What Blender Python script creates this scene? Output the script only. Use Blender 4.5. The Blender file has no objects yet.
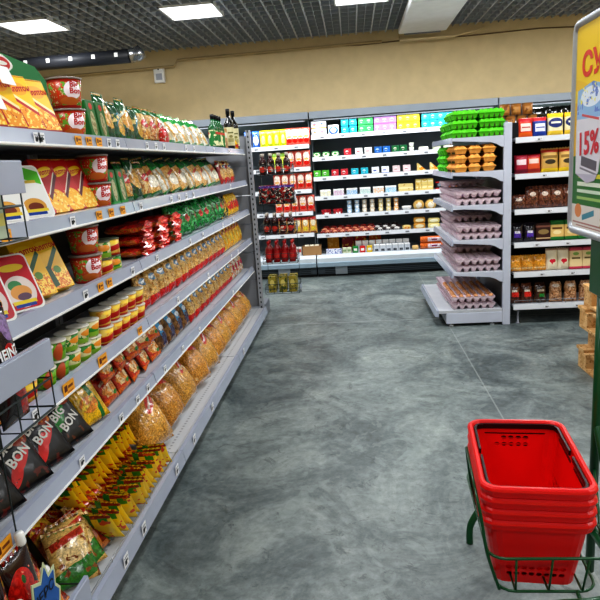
import bpy, bmesh, math, random
from mathutils import Vector, Matrix
from math import sin, cos, pi, radians
random.seed(7)
scene = bpy.context.scene
COL = scene.collection

# ------------------------------------------------------------------ colours and materials
def lin(h, a=1.0):
    if isinstance(h, (tuple, list)):
        return tuple(h)[:3] + (1.0,)
    h = h.lstrip('#')
    v = [int(h[i:i + 2], 16) / 255 for i in (0, 2, 4)]
    v = [c / 12.92 if c <= .04045 else ((c + .055) / 1.055) ** 2.4 for c in v]
    return (v[0], v[1], v[2], a)

MATS = {}
def M(name, base, layers=(), rough=.4, metal=0.0, bump=0.0, bscale=40, vary=.10, emit=0, coat=0.0, alpha=1.0, axes='xz'):
    """procedural material: layers of shapes, noise and cells painted over a base colour, in the object's own frame"""
    if name in MATS:
        return MATS[name]
    m = bpy.data.materials.new(name); m.use_nodes = True
    nt = m.node_tree; N = nt.nodes; L = nt.links
    b = N['Principled BSDF']
    b.inputs['Roughness'].default_value = rough
    b.inputs['Metallic'].default_value = metal
    b.inputs['Coat Weight'].default_value = coat
    b.inputs['Coat Roughness'].default_value = .15
    b.inputs['Specular IOR Level'].default_value = .3
    b.inputs['Alpha'].default_value = alpha
    need = bool(layers)
    if need or bump:
        tc = N.new('ShaderNodeTexCoord')
    def math_(op, a, c=None, v2=None):
        n = N.new('ShaderNodeMath'); n.operation = op
        for i, x in enumerate((a, c, v2)):
            if x is None: continue
            if isinstance(x, (int, float)): n.inputs[i].default_value = x
            else: L.new(x, n.inputs[i])
        return n.outputs[0]
    col = None
    if need:
        sp = N.new('ShaderNodeSeparateXYZ'); L.new(tc.outputs['Generated'], sp.inputs[0])
        u = sp.outputs['XYZ'.index(axes[0].upper())]; v = sp.outputs['XYZ'.index(axes[1].upper())]
        cb = N.new('ShaderNodeCombineXYZ'); L.new(u, cb.inputs[0]); L.new(v, cb.inputs[1])
        oi = N.new('ShaderNodeObjectInfo')
        off = N.new('ShaderNodeVectorMath'); off.operation = 'ADD'
        rs = math_('MULTIPLY', oi.outputs['Random'], 13.0)
        L.new(tc.outputs['Object'], off.inputs[0]); L.new(rs, off.inputs[1])
        rgb = N.new('ShaderNodeRGB'); rgb.outputs[0].default_value = lin(base); col = rgb.outputs[0]
        def rectmask(cx, cy, rx, ry, rot=0):
            if rot:
                mp = N.new('ShaderNodeMapping'); mp.vector_type = 'TEXTURE'
                mp.inputs['Location'].default_value = (cx, cy, 0)
                mp.inputs['Rotation'].default_value = (0, 0, radians(rot))
                L.new(cb.outputs[0], mp.inputs[0])
                s2 = N.new('ShaderNodeSeparateXYZ'); L.new(mp.outputs[0], s2.inputs[0])
                a = math_('COMPARE', s2.outputs[0], 0.0, rx); c = math_('COMPARE', s2.outputs[1], 0.0, ry)
            else:
                a = math_('COMPARE', u, cx, rx); c = math_('COMPARE', v, cy, ry)
            return math_('MULTIPLY', a, c)
        for ly in layers:
            k = ly[0]
            if k == 'r':
                _, cx, cy, rx, ry, c = ly[:6]
                mask = rectmask(cx, cy, rx, ry, ly[6] if len(ly) > 6 else 0)
            elif k == 'e':
                _, cx, cy, rx, ry, c = ly[:6]
                mp = N.new('ShaderNodeMapping'); mp.vector_type = 'TEXTURE'
                mp.inputs['Location'].default_value = (cx, cy, 0)
                mp.inputs['Scale'].default_value = (rx, ry, 1)
                if len(ly) > 6: mp.inputs['Rotation'].default_value = (0, 0, radians(ly[6]))
                L.new(cb.outputs[0], mp.inputs[0])
                ln = N.new('ShaderNodeVectorMath'); ln.operation = 'LENGTH'; L.new(mp.outputs[0], ln.inputs[0])
                mask = math_('LESS_THAN', ln.outputs['Value'], 1.0)
            elif k in ('n', 'v'):      # ('n', scale, threshold, colour [, cx,cy,rx,ry])
                _, sc, th, c = ly[:4]
                t = N.new('ShaderNodeTexNoise' if k == 'n' else 'ShaderNodeTexVoronoi')
                t.inputs['Scale'].default_value = sc
                L.new(off.outputs[0], t.inputs['Vector'])
                o = t.outputs[0]
                mask = math_('GREATER_THAN', o, th)
                if len(ly) > 4:
                    mask = math_('MULTIPLY', mask, rectmask(*ly[4:8]))
            elif k == 's':             # stripes ('s', axis 'u'/'v', period, duty, colour, cx,cy,rx,ry)
                _, ax, per, duty, c = ly[:5]
                q = math_('DIVIDE', u if ax == 'u' else v, per)
                q = math_('FRACT', q)
                mask = math_('LESS_THAN', q, duty)
                if len(ly) > 5:
                    mask = math_('MULTIPLY', mask, rectmask(*ly[5:9]))
            mx = N.new('ShaderNodeMix'); mx.data_type = 'RGBA'
            L.new(mask, mx.inputs['Factor']); L.new(col, mx.inputs['A']); mx.inputs['B'].default_value = lin(c)
            col = mx.outputs['Result']
        if coat >= .4 and vary:    # fine print, and the light and dark of folds, as noise in film colour
            t = N.new('ShaderNodeTexNoise'); t.inputs['Scale'].default_value = 75; t.inputs['Detail'].default_value = 4; t.inputs['Distortion'].default_value = 1.2
            L.new(off.outputs[0], t.inputs['Vector'])
            mr = N.new('ShaderNodeMapRange'); mr.inputs[1].default_value = .35; mr.inputs[2].default_value = .65; mr.inputs[3].default_value = .5; mr.inputs[4].default_value = 1.25
            L.new(t.outputs[0], mr.inputs[0])
            mx = N.new('ShaderNodeMix'); mx.data_type = 'RGBA'; mx.blend_type = 'MULTIPLY'; mx.inputs['Factor'].default_value = 1
            L.new(col, mx.inputs['A']); L.new(mr.outputs[0], mx.inputs['B']); col = mx.outputs['Result']
        if vary:
            hs = N.new('ShaderNodeHueSaturation')
            val = math_('MULTIPLY_ADD', oi.outputs['Random'], vary * 2, 1 - vary)
            L.new(val, hs.inputs['Value']); L.new(col, hs.inputs['Color']); col = hs.outputs[0]
        L.new(col, b.inputs['Base Color'])
    else:
        b.inputs['Base Color'].default_value = lin(base)
        if not emit:     # faint tonal variation keeps plain paint from reading as flat
            tc2 = N.new('ShaderNodeTexCoord'); nz = N.new('ShaderNodeTexNoise'); nz.inputs['Scale'].default_value = 6
            L.new(tc2.outputs['Object'], nz.inputs['Vector'])
            mx = N.new('ShaderNodeMix'); mx.data_type = 'RGBA'
            bc = lin(base)
            mx.inputs['A'].default_value = tuple(c * .88 for c in bc[:3]) + (1,)
            mx.inputs['B'].default_value = tuple(min(1, c * 1.1) for c in bc[:3]) + (1,)
            L.new(nz.outputs[0], mx.inputs['Factor']); L.new(mx.outputs['Result'], b.inputs['Base Color'])
    if emit:
        b.inputs['Emission Color'].default_value = lin(base); b.inputs['Emission Strength'].default_value = emit
    if bump:
        nz = N.new('ShaderNodeTexNoise'); nz.inputs['Scale'].default_value = bscale; nz.inputs['Detail'].default_value = 3
        L.new(tc.outputs['Object'], nz.inputs['Vector'])
        bp = N.new('ShaderNodeBump'); bp.inputs['Strength'].default_value = bump; bp.inputs['Distance'].default_value = .01
        L.new(nz.outputs[0], bp.inputs['Height']); L.new(bp.outputs[0], b.inputs['Normal'])
    MATS[name] = m
    return m

# ------------------------------------------------------------------ mesh building
class MB:
    def __init__(s): s.v = []; s.f = []; s.mi = []; s.mats = []; s.sm = []
    def mat(s, m):
        if m not in s.mats: s.mats.append(m)
        return s.mats.index(m)
    def add(s, vs, fs, m, smooth=False):
        o = len(s.v); k = s.mat(m)
        s.v += [tuple(x) for x in vs]
        for f in fs: s.f.append(tuple(i + o for i in f)); s.mi.append(k); s.sm.append(smooth)
        return s
    def box(s, c, d, m, bev=0.0, rot=None):
        x, y, z = d[0] / 2, d[1] / 2, d[2] / 2
        if bev <= 0:
            vs = [(a * x, b * y, e * z) for a in (-1, 1) for b in (-1, 1) for e in (-1, 1)]
            fs = [(0, 1, 3, 2), (4, 6, 7, 5), (0, 4, 5, 1), (2, 3, 7, 6), (0, 2, 6, 4), (1, 5, 7, 3)]
        else:
            bm = bmesh.new(); bmesh.ops.create_cube(bm, size=1)
            bmesh.ops.scale(bm, vec=d, verts=bm.verts)
            bmesh.ops.bevel(bm, geom=bm.edges[:], offset=bev, segments=2, affect='EDGES', profile=.5)
            vs = [v.co.copy() for v in bm.verts]; fs = [[v.index for v in f.verts] for f in bm.faces]; bm.free()
        if rot: vs = [rot @ Vector(v) for v in vs]
        return s.add([(v[0] + c[0], v[1] + c[1], v[2] + c[2]) for v in vs], fs, m)
    def span(s, x0, x1, y0, y1, z0, z1, m, bev=0.0):
        return s.box(((x0 + x1) / 2, (y0 + y1) / 2, (z0 + z1) / 2), (abs(x1 - x0), abs(y1 - y0), abs(z1 - z0)), m, bev)
    def lathe(s, prof, m, n=20, c=(0, 0, 0), cap=True):
        vs = []; fs = []
        for r, z in prof:
            for i in range(n):
                a = 2 * pi * i / n; vs.append((c[0] + r * cos(a), c[1] + r * sin(a), c[2] + z))
        for j in range(len(prof) - 1):
            for i in range(n):
                k = (i + 1) % n; fs.append((j * n + i, j * n + k, (j + 1) * n + k, (j + 1) * n + i))
        if cap:
            fs.append(tuple(range(n - 1, -1, -1))); fs.append(tuple((len(prof) - 1) * n + i for i in range(n)))
        return s.add(vs, fs, m, True)
    def tube(s, pts, r, m, n=8, closed=False):
        pts = [Vector(p) for p in pts]; vs = []; fs = []; K = len(pts)
        up = None
        for i, p in enumerate(pts):
            a = pts[i - 1] if (i or closed) else p; b = pts[(i + 1) % K] if (i < K - 1 or closed) else p
            t = (b - a).normalized() if (b - a).length else Vector((0, 0, 1))
            if up is None or abs(up.dot(t)) > .98:
                up = Vector((0, 0, 1)) if abs(t.z) < .9 else Vector((1, 0, 0))
            x = t.cross(up).normalized(); up = x.cross(t).normalized()
            for k in range(n):
                q = 2 * pi * k / n; vs.append(p + x * (r * cos(q)) + up * (r * sin(q)))
        for i in range(K if closed else K - 1):
            j = (i + 1) % K
            for k in range(n):
                l = (k + 1) % n; fs.append((i * n + k, i * n + l, j * n + l, j * n + k))
        if not closed:
            fs.append(tuple(range(n))[::-1]); fs.append(tuple((K - 1) * n + k for k in range(n)))
        return s.add(vs, fs, m, True)
    def prism(s, poly, y0, y1, m, axis='y'):
        n = len(poly)
        if axis == 'y': vs = [(a, y0, b) for a, b in poly] + [(a, y1, b) for a, b in poly]
        elif axis == 'x': vs = [(y0, a, b) for a, b in poly] + [(y1, a, b) for a, b in poly]
        else: vs = [(a, b, y0) for a, b in poly] + [(a, b, y1) for a, b in poly]
        fs = [tuple(range(n)), tuple(range(2 * n - 1, n - 1, -1))] + [(i, n + i, n + (i + 1) % n, (i + 1) % n) for i in range(n)]
        return s.add(vs, fs, m)
    def text(s, txt, size, pos, m, surf=None, rot=0, depth=.0008, bold=.015, width=None):
        """flat lettering facing -Y; surf(x,z) gives the y of the surface it lies on"""
        cu = bpy.data.curves.new('t', 'FONT'); cu.body = txt; cu.size = size; cu.align_x = 'CENTER'; cu.align_y = 'CENTER'
        cu.offset = bold * size; cu.resolution_u = 2
        ob = bpy.data.objects.new('t', cu); COL.objects.link(ob)
        dg = bpy.context.evaluated_depsgraph_get(); dg.update()
        me = bpy.data.meshes.new_from_object(ob.evaluated_get(dg))
        xs = [v.co.x for v in me.vertices]
        k = width / (max(xs) - min(xs)) if (width and xs) else 1
        vs = []
        for v in me.vertices:
            x, z = v.co.x * k, v.co.y
            x, z = x * cos(rot) - z * sin(rot), x * sin(rot) + z * cos(rot)
            x += pos[0]; z += pos[2]
            y = (surf(x, z) if surf else pos[1]) - depth
            vs.append((x, y, z))
        fs = [tuple(p.vertices) for p in me.polygons]
        bpy.data.objects.remove(ob); bpy.data.curves.remove(cu); bpy.data.meshes.remove(me)
        return s.add(vs, fs, m)
    def obj(s, name, parent=None, loc=None, rot=None):
        me = bpy.data.meshes.new(name); me.from_pydata(s.v, [], s.f)
        for m in s.mats: me.materials.append(m)
        me.polygons.foreach_set('material_index', s.mi); me.polygons.foreach_set('use_smooth', s.sm)
        me.validate(); me.update()
        o = bpy.data.objects.new(name, me); COL.objects.link(o)
        if parent: o.parent = parent
        if loc: o.location = loc
        if rot: o.rotation_euler = rot
        return o

LABELS = {}
def tag(o, label, cat, group=None):
    o['label'] = label; o['category'] = cat
    if group: o['group'] = group
    LABELS.setdefault(label, []).append(o.name)
    return o
def empty(name, loc=(0, 0, 0), rz=0):
    o = bpy.data.objects.new(name, None); o.empty_display_size = .05; COL.objects.link(o)
    o.location = loc; o.rotation_euler = (0, 0, rz); return o
def structure(o): o['kind'] = 'structure'; return o
USED = set()
def spawn(proto, loc, rot, label, cat, group=None, scale=None):
    """place a finished prototype: itself the first time, a copy of it and its parts after that"""
    if proto.name in USED:
        r = proto.copy(); COL.objects.link(r)
        for ch in proto.children:
            c = ch.copy(); COL.objects.link(c); c.parent = r
            for g in ch.children:
                d = g.copy(); COL.objects.link(d); d.parent = c
    else:
        r = proto; USED.add(proto.name)
    r.location = loc; r.rotation_euler = rot
    if scale: r.scale = scale
    if 'group' in r: del r['group']
    tag(r, label, cat, group)
    return r
ORD = ['', 'first', 'second', 'third', 'fourth', 'fifth', 'sixth', 'seventh', 'eighth', 'ninth', 'tenth', 'eleventh', 'twelfth',
       'thirteenth', 'fourteenth', 'fifteenth', 'sixteenth', 'seventeenth', 'eighteenth', 'nineteenth', 'twentieth']

# ------------------------------------------------------------------ product shapes (front faces -Y, base at z=0)
def pouch_mb(w, h, t, m, nu=12, nv=14, lump=0.0, seed=1, neck=0.0, sag=.25, crimp=.04, wav=.004):
    rnd = random.Random(seed); mb = MB()
    def T(u, v):
        e = max(0, 1 - abs(u) ** 2.6)
        vv = min(1, max(0, (v - crimp) / (1 - 2 * crimp)))
        p = max(0, sin(pi * vv ** (1 - sag * .6))) ** .42
        return .0012 + t / 2 * e ** .6 * p
    def X(u, v): return u * w / 2 * (1 - .06 * sin(pi * v) - neck * max(0, (v - .72) / .28) ** 1.3)
    vs = []; fs = []
    jit = {}
    for side in (-1, 1):
        for j in range(nv + 1):
            for i in range(nu + 1):
                u = -1 + 2 * i / nu; v = j / nv
                z = v * h + (wav * (1 if i % 2 else -1) if j == nv else 0)
                y = T(u, v)
                if lump and 0 < i < nu and 0 < j < nv: y += rnd.uniform(-lump, lump)
                vs.append((X(u, v), side * y, max(0, z)))
    n1 = (nu + 1) * (nv + 1)
    for side in (0, 1):
        for j in range(nv):
            for i in range(nu):
                a = side * n1 + j * (nu + 1) + i
                q = (a, a + 1, a + nu + 2, a + nu + 1)
                fs.append(q if side == 0 else q[::-1])
    for j in range(nv):
        for i in (0, nu):
            a = j * (nu + 1) + i; q = (a, a + nu + 1, a + nu + 1 + n1, a + n1); fs.append(q if i == 0 else q[::-1])
    for i in range(nu):
        for j in (0, nv):
            a = j * (nu + 1) + i; q = (a, a + 1, a + 1 + n1, a + n1); fs.append(q[::-1] if j == 0 else q)
    mb.add(vs, fs, m, True)
    def surf(x, z):
        v = min(1, max(0, z / h)); k = max(1e-4, X(1, v)); u = max(-.98, min(.98, x / k))
        return -T(u, v) - .0012 - lump
    mb.surf = surf
    return mb
def pouch(name, w, h, t, m, texts=(), seal=None, **k):
    mb = pouch_mb(w, h, t, m, **k)
    for tx in texts:
        mb.text(tx[0], tx[1], (tx[2], 0, tx[3]), tx[4], surf=mb.surf, rot=tx[5] if len(tx) > 5 else 0, bold=.03)
    o = mb.obj(name)
    if seal:
        s = MB(); n = 14
        vs = []
        for r in range(2):
            for i in range(n + 1):
                vs.append((-w / 2 * .97 + w * .97 * i / n, .0016 * (1 if i % 2 else -1), h - .004 + r * .016))
        s.add(vs, [(i, i + 1, n + 2 + i, n + 1 + i) for i in range(n)], seal)
        s.obj('top_seal', o)
    return o
def carton(name, w, h, d, m, texts=(), flap=None, bev=.0015):
    mb = MB().box((0, 0, h / 2), (w, d, h), m, bev)
    for tx in texts:
        mb.text(tx[0], tx[1], (tx[2], -d / 2, tx[3]), tx[4], rot=tx[5] if len(tx) > 5 else 0, bold=.03)
    o = mb.obj(name)
    if flap:
        MB().box((0, -d * .1, h + .003), (w * .96, d * .8, .003), flap).obj('top_flap', o)
    return o
def cup(name, r0, r1, h, m, lid, texts=(), n=24, rimr=None):
    mb = MB().lathe([(r0 * .9, 0), (r0, .003), (r1, h * .93)], m, n)
    for tx in texts:
        mb.text(tx[0], tx[1], (tx[2], 0, tx[3]), tx[4], surf=lambda x, z: -math.sqrt(max(0, (r0 + (r1 - r0) * z / h) ** 2 - x * x)) - .0006, bold=.03)
    o = mb.obj(name)
    R = rimr or r1 * 1.04
    MB().lathe([(R, h * .93), (R * 1.01, h * .945), (R, h * .985), (R * .9, h)], lid, n).obj('lid', o)
    return o
def bottle(name, r, h, glass, cap, lab, texts=(), sq=False):
    n = 16
    prof = [(r * .92, 0), (r, .006), (r, h * .62), (r * .92, h * .67), (r * .42, h * .76), (r * .36, h * .88)]
    o = MB().lathe(prof, glass, n).obj(name)
    MB().lathe([(r * .42, h * .87), (r * .42, h * .995), (r * .36, h)], cap, n).obj('cap', o)
    if lab:
        MB().lathe([(r * 1.012, h * .12), (r * 1.012, h * .56)], lab, n, cap=False).obj('paper_label', o)
    return o
def tray(name, w, h, d, shell, film):
    """rounded plastic tray standing on edge with printed film on its front"""
    def rr(w, h, r, n=5):
        p = []
        for cx, cz, a0 in ((w / 2 - r, r, -90), (w / 2 - r, h - r, 0), (-w / 2 + r, h - r, 90), (-w / 2 + r, r, 180)):
            for i in range(n + 1):
                a = radians(a0 + 90 * i / n); p.append((cx + r * cos(a), cz + r * sin(a)))
        return p
    A = rr(w, h, .02); B = [(x * .86, h / 2 + (z - h / 2) * .9) for x, z in A]
    n = len(A)
    vs = [(x, -d / 2, z) for x, z in A] + [(x, -d / 2 + .006, z) for x, z in A] + [(x, d / 2, z) for x, z in B]
    fs = [tuple(range(n))] + [(k * n + i, (k + 1) * n + i, (k + 1) * n + (i + 1) % n, k * n + (i + 1) % n) for k in range(2) for i in range(n)] + [tuple(2 * n + i for i in range(n))[::-1]]
    o = MB().add(vs, fs, shell).obj(name)
    C = [(x * .9, h / 2 + (z - h / 2) * .93) for x, z in A]
    MB().prism(C, -d / 2 - .002, -d / 2, film).obj('printed_film', o)
    return o
def netpack(name, w, h, t, m, clipm):
    """lying crinkled bag with a knotted tuft at the front"""
    mb = MB(); rnd = random.Random(3); n, k = 12, 10; vs = []
    for j in range(k + 1):
        v = j / k; y = -t / 2 + t * v
        for i in range(n):
            a = 2 * pi * i / n; e = (1 - abs(2 * v - 1) ** 3) ** .5
            q = .35 + .65 * e + rnd.uniform(-.05, .05)
            vs.append((w / 2 * cos(a) * q, y, h / 2 + h / 2 * sin(a) * q * (.95 + .05 * sin(3 * a))))
    fs = [(j * n + i, j * n + (i + 1) % n, (j + 1) * n + (i + 1) % n, (j + 1) * n + i) for j in range(k) for i in range(n)]
    fs += [tuple(range(n))[::-1], tuple(k * n + i for i in range(n))]
    mb.add(vs, fs, m, False)
    o = mb.obj(name)
    tb = MB(); vs = [(0, -t / 2 + .01, h / 2)]
    for i in range(14):
        a = 2 * pi * i / 14; r = (.45 if i % 2 else .26) * w
        vs.append((r * cos(a), -t / 2 - .012 - rnd.uniform(0, .02), h / 2 + min(r, h * .7) * sin(a)))
    tb.add(vs, [(0, 1 + i, 1 + (i + 1) % 14) for i in range(14)], clipm)
    tb.obj('gathered_end', o)
    return o

# ------------------------------------------------------------------ plain materials
GREY = M('grey_steel', '#a9adba', rough=.45)
GREYD = M('grey_steel_dark', '#7d8088', rough=.5)  # darker grey steel for posts, undersides, kick plates and feet
DECK = M('shelf_deck_paint', '#b9bcc2', rough=.45)
DARK = M('dark_back_panel', '#1c1d22', rough=.7)
RAIL = M('rail_plastic', '#a9b0c2', rough=.22, coat=.35)
RAILW = M('white_rail', '#d9dce1', rough=.3)
WHITE = M('white_plastic', '#f0f0ee', rough=.4)
BLACK = M('black_plastic', '#0c0c0e', rough=.35)
CHROME = M('wire_chrome', '#8f9499', rough=.3, metal=.8)
WIRED = M('wire_dark', '#3a4444', rough=.4, metal=.4)
GREEN = M('green_paint', '#0c4a26', rough=.3, coat=.3)
TXW = M('ink_white', '#f4f4f2', rough=.5); TXR = M('ink_red', '#c81e1e', rough=.5); TXK = M('ink_black', '#141414', rough=.5)
TXG = M('ink_green', '#1c6a2c', rough=.5); TXY = M('ink_yellow', '#f0c814', rough=.5); TXB = M('ink_blue', '#1c3c96', rough=.5)
TAGW = M('tag_white', '#e9eaee', [('r', .5, .75, .4, .05, '#8a8c92'), ('r', .4, .35, .2, .2, '#26262a'), ('r', .78, .42, .09, .1, '#33343a')], rough=.5, vary=.04)
TAGO = M('tag_orange', '#eda52c', [('r', .24, .6, .13, .22, '#5a1d10'), ('r', .65, .62, .22, .1, '#7a3c14'), ('r', .6, .25, .28, .06, '#b06a1c')], rough=.5, vary=.04)

# ------------------------------------------------------------------ camera
F, PITCH, YAW, ROLL = 605.66, .2216394, -.0980516, -.0666114
cy_, sy_, cp_, sp_ = cos(YAW), sin(YAW), cos(PITCH), sin(PITCH)
fwd = Vector((sy_ * cp_, cy_ * cp_, -sp_)); rt = Vector((cy_, -sy_, 0)); up = rt.cross(fwd)
r2 = rt * cos(ROLL) + up * sin(ROLL); u2 = up * cos(ROLL) - rt * sin(ROLL)
cam = bpy.data.cameras.new('camera'); camo = bpy.data.objects.new('camera', cam); COL.objects.link(camo)
cam.sensor_width = 36; cam.sensor_fit = 'HORIZONTAL'; cam.lens = F * 36 / 600
mw = Matrix((r2, u2, -fwd)).transposed().to_4x4(); mw.translation = Vector((0, 0, 1.6)); camo.matrix_world = mw
scene.camera = camo

# ------------------------------------------------------------------ room
XL, XR, YB, YF, H = -5.2, 5.0, 9.4, -3.2, 3.35
def floor_mat():
    m = bpy.data.materials.new('worn_concrete'); m.use_nodes = True; nt = m.node_tree; N = nt.nodes; L = nt.links
    b = N['Principled BSDF']; tc = N.new('ShaderNodeTexCoord')
    def nz(sc, det, dist=0, rough=.6):
        n = N.new('ShaderNodeTexNoise'); n.inputs['Scale'].default_value = sc; n.inputs['Detail'].default_value = det
        n.inputs['Distortion'].default_value = dist; n.inputs['Roughness'].default_value = rough
        L.new(tc.outputs['Object'], n.inputs['Vector']); return n.outputs[0]
    def ramp(src, stops):
        r = N.new('ShaderNodeValToRGB'); e = r.color_ramp.elements
        for i, (p, c) in enumerate(stops):
            el = e[i] if i < 2 else e.new(p)
            el.position = p; el.color = lin(c)
        L.new(src, r.inputs[0]); return r.outputs[0]
    def mix(a, c, f, mode='MIX'):
        x = N.new('ShaderNodeMix'); x.data_type = 'RGBA'; x.blend_type = mode
        for k, q in (('A', a), ('B', c)):
            if isinstance(q, str): x.inputs[k].default_value = lin(q)
            else: L.new(q, x.inputs[k])
        if isinstance(f, float): x.inputs['Factor'].default_value = f
        else: L.new(f, x.inputs['Factor'])
        return x.outputs['Result']
    base = ramp(nz(1.7, 12, .9, .72), [(.3, '#434c4d'), (.44, '#667070'), (.55, '#828b89'), (.7, '#a3aaa6')])
    fine = ramp(nz(22, 6, .3, .7), [(.35, '#4a4a4a'), (.62, '#b4b4b4')])
    c = mix(base, fine, .6, 'SOFT_LIGHT')
    patches = ramp(nz(3.6, 7, 1.6, .6), [(.56, '#000000'), (.6, '#ffffff')])
    c = mix(c, '#8f9a96', N_mul(N, L, patches, .28))
    specks = ramp(nz(38, 8, .8, .75), [(.6, '#000000'), (.66, '#ffffff')])
    c = mix(c, '#3c4344', N_mul(N, L, specks, .5))
    scuff = ramp(nz(5.5, 12, 1.4, .78), [(.57, '#000000'), (.62, '#ffffff')])
    c = mix(c, '#343b3d', N_mul(N, L, scuff, .6))
    # saw-cut joints: one along the aisle, one across it
    sp = N.new('ShaderNodeSeparateXYZ'); L.new(tc.outputs['Object'], sp.inputs[0])
    def line(ax, pos, hw):
        n = N.new('ShaderNodeMath'); n.operation = 'COMPARE'; L.new(sp.outputs[ax], n.inputs[0])
        n.inputs[1].default_value = pos; n.inputs[2].default_value = hw; return n.outputs[0]
    c = mix(c, '#a9aeab', N_mul(N, L, line(0, .85, .005), .35))
    c = mix(c, '#9aa09e', N_mul(N, L, line(1, 5.95, .012), .6))
    c = mix(c, '#4c5455', N_mul(N, L, line(1, 5.93, .007), .5))
    L.new(c, b.inputs['Base Color'])
    rr = N.new('ShaderNodeMapRange'); L.new(nz(4, 5), rr.inputs[0]); rr.inputs[3].default_value = .28; rr.inputs[4].default_value = .62
    L.new(rr.outputs[0], b.inputs['Roughness'])
    bp = N.new('ShaderNodeBump'); bp.inputs['Strength'].default_value = .12; bp.inputs['Distance'].default_value = .01
    L.new(nz(14, 6), bp.inputs['Height']); L.new(bp.outputs[0], b.inputs['Normal'])
    return m
def N_mul(N, L, src, k):
    n = N.new('ShaderNodeMath'); n.operation = 'MULTIPLY'; L.new(src, n.inputs[0]); n.inputs[1].default_value = k; return n.outputs[0]
structure(MB().span(XL - .1, XR + .1, YF - .1, YB + .1, -.1, 0, floor_mat()).obj('floor'))
PLASTER = M('beige_plaster', '#dcc79c', rough=.8, bump=.2, bscale=50, vary=0)
structure(MB().span(XL - .1, XR + .1, YB, YB + .1, 0, 4, PLASTER).obj('wall_back'))
structure(MB().span(XL - .1, XL, YF, YB, 0, 4, PLASTER).obj('wall_left'))
structure(MB().span(XR, XR + .1, YF, YB, 0, 4, PLASTER).obj('wall_right'))
structure(MB().span(XL - .1, XR + .1, YF - .1, YF, 0, 4, PLASTER).obj('wall_front'))
structure(MB().span(XL - .1, XR + .1, YF - .1, YB + .1, 4, 4.1, M('slab_dark', '#34363a', rough=.9)).obj('ceiling'))
# open-cell lattice ceiling: thin blades with paler main runners
LP = [(x, y) for y in (7.27, 4.4, 1.6, -1.2) for x in (-3.6, -1.72, .19, 2.1, 4.0)]
grid = MB(); GB = M('lattice_blade', '#a4a8ae', rough=.6); GR = M('lattice_runner', '#bcc0c5', rough=.5)
def clear(x, y):
    return not any(abs(x - a) < .31 and abs(y - b) < .31 for a, b in LP)
def runs(lo, hi, blocked):
    segs = []; s = lo
    for a, b in sorted(blocked):
        if a > s: segs.append((s, a))
        s = max(s, b)
    if s < hi: segs.append((s, hi))
    return segs
i = 0; x = XL + .09
while x < XR:
    for a, b in runs(YF, YB, [(q - .31, q + .31) for p, q in LP if abs(x - p) < .31]):
        k = i % 2 == 0
        grid.span(x - (.008 if k else .003), x + (.008 if k else .003), a, b, H - (.002 if k else 0), H + .05, GR if k else GB)
    x += .105; i += 1
i = 0; y = YF + .05
while y < YB:
    for a, b in runs(XL, XR, [(p - .31, p + .31) for p, q in LP if abs(y - q) < .31]):
        grid.span(a, b, y - .006, y + .006, H - .001, H + .042, GB)
    y += .21; i += 1
g = grid.obj('ceiling_lattice'); structure(g); g.name = 'trim_1'
structure(MB().span(XL, XR, YF, YB, H + .12, H + .14, M('plenum_grey', '#5c6066', rough=.9)).obj('trim_2'))
PANEL = M('lamp_diffuser', '#f4f8ff', emit=3.2)
for k, (x, y) in enumerate(LP):
    t = empty('ceiling_light', (x, y, H))
    row = ['farthest', 'second farthest', 'third farthest', 'nearest'][LP.index((x, y)) // 5]
    c = LP.index((x, y)) % 5
    cname = ['leftmost', 'second from left', 'middle', 'second from right', 'rightmost'][c]
    tag(t, f'square white ceiling light panel, {cname} in the {row} row', 'ceiling light', 'square light panels in the ceiling')
    fr = MB()
    for a, b, w, d in ((0, -.3, .62, .02), (0, .3, .62, .02), (-.3, 0, .02, .62), (.3, 0, .02, .62)): fr.box((a, b, .01), (w, d, .05), WHITE)
    fr.obj('frame', t)
    MB().box((0, 0, .012), (.58, .58, .01), PANEL).obj('diffuser', t)
    la = bpy.data.lights.new('panel_light', 'AREA'); la.shape = 'SQUARE'; la.size = .56; la.energy = 30 if y > 2 else 17; la.color = (.95, .98, 1)
    lo = bpy.data.objects.new('panel_light', la); COL.objects.link(lo); lo.location = (x, y, H - .03)
# things on the back wall and under the ceiling
sd = MB().box((0, 0, 0), (.16, .07, .23), WHITE, .012).obj('wall_sensor', loc=(-2.8, YB - .036, 3.02)); tag(sd, 'small white box sensor mounted high on the beige wall', 'sensor')
MB().box((0, -.037, -.03), (.09, .006, .09), GREY, .002).obj('lens_cover', sd)
MB().box((0, -.037, .075), (.02, .006, .02), BLACK).obj('indicator', sd)
du = empty('ceiling_duct', (-3.6, 8.0, 3.07)); tag(du, 'dark round duct with pale stickers running below the ceiling', 'duct')
DM = M('duct_dark', '#2b2d33', rough=.45)
MB().tube([(-1.1, 0, 0), (.85, 0, 0)], .085, DM, 14).obj('pipe', du)
MB().tube([(.85, 0, 0), (.95, .02, .015), (1.0, .04, .05)], .09, M('foil', '#9a9da2', rough=.25, metal=.9), 12).obj('foil_end', du)
for k in range(6): MB().box((-.8 + .3 * k, -.083, .012), (.045, .008, .05), WHITE).obj('sticker', du)
pp = MB().tube([(-4.9, 9.33, 3.1), (-2.55, 9.33, 3.12), (-2.5, 9.33, 3.2), (.5, 9.33, 3.22)], .018, M('pipe_beige', '#b69f74', rough=.6), 8).obj('wall_pipe'); tag(pp, 'thin beige pipe running along the top of the plaster wall', 'pipe')
cb = MB().tube([(-2.3 + .5 * k, 9.385, 3.215 + .012 * sin(k * 2.1) - .0 * k) for k in range(15)], .009, M('cable_brown', '#6e5a40', rough=.7), 6).obj('wall_cable'); tag(cb, 'thin brown cable sagging along the wall near the ceiling', 'cable')
ac = empty('air_conditioner', (1.05, 8.25, 3.27)); tag(ac, 'long white air conditioner casing hanging below the ceiling grid', 'air conditioner')
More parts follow.
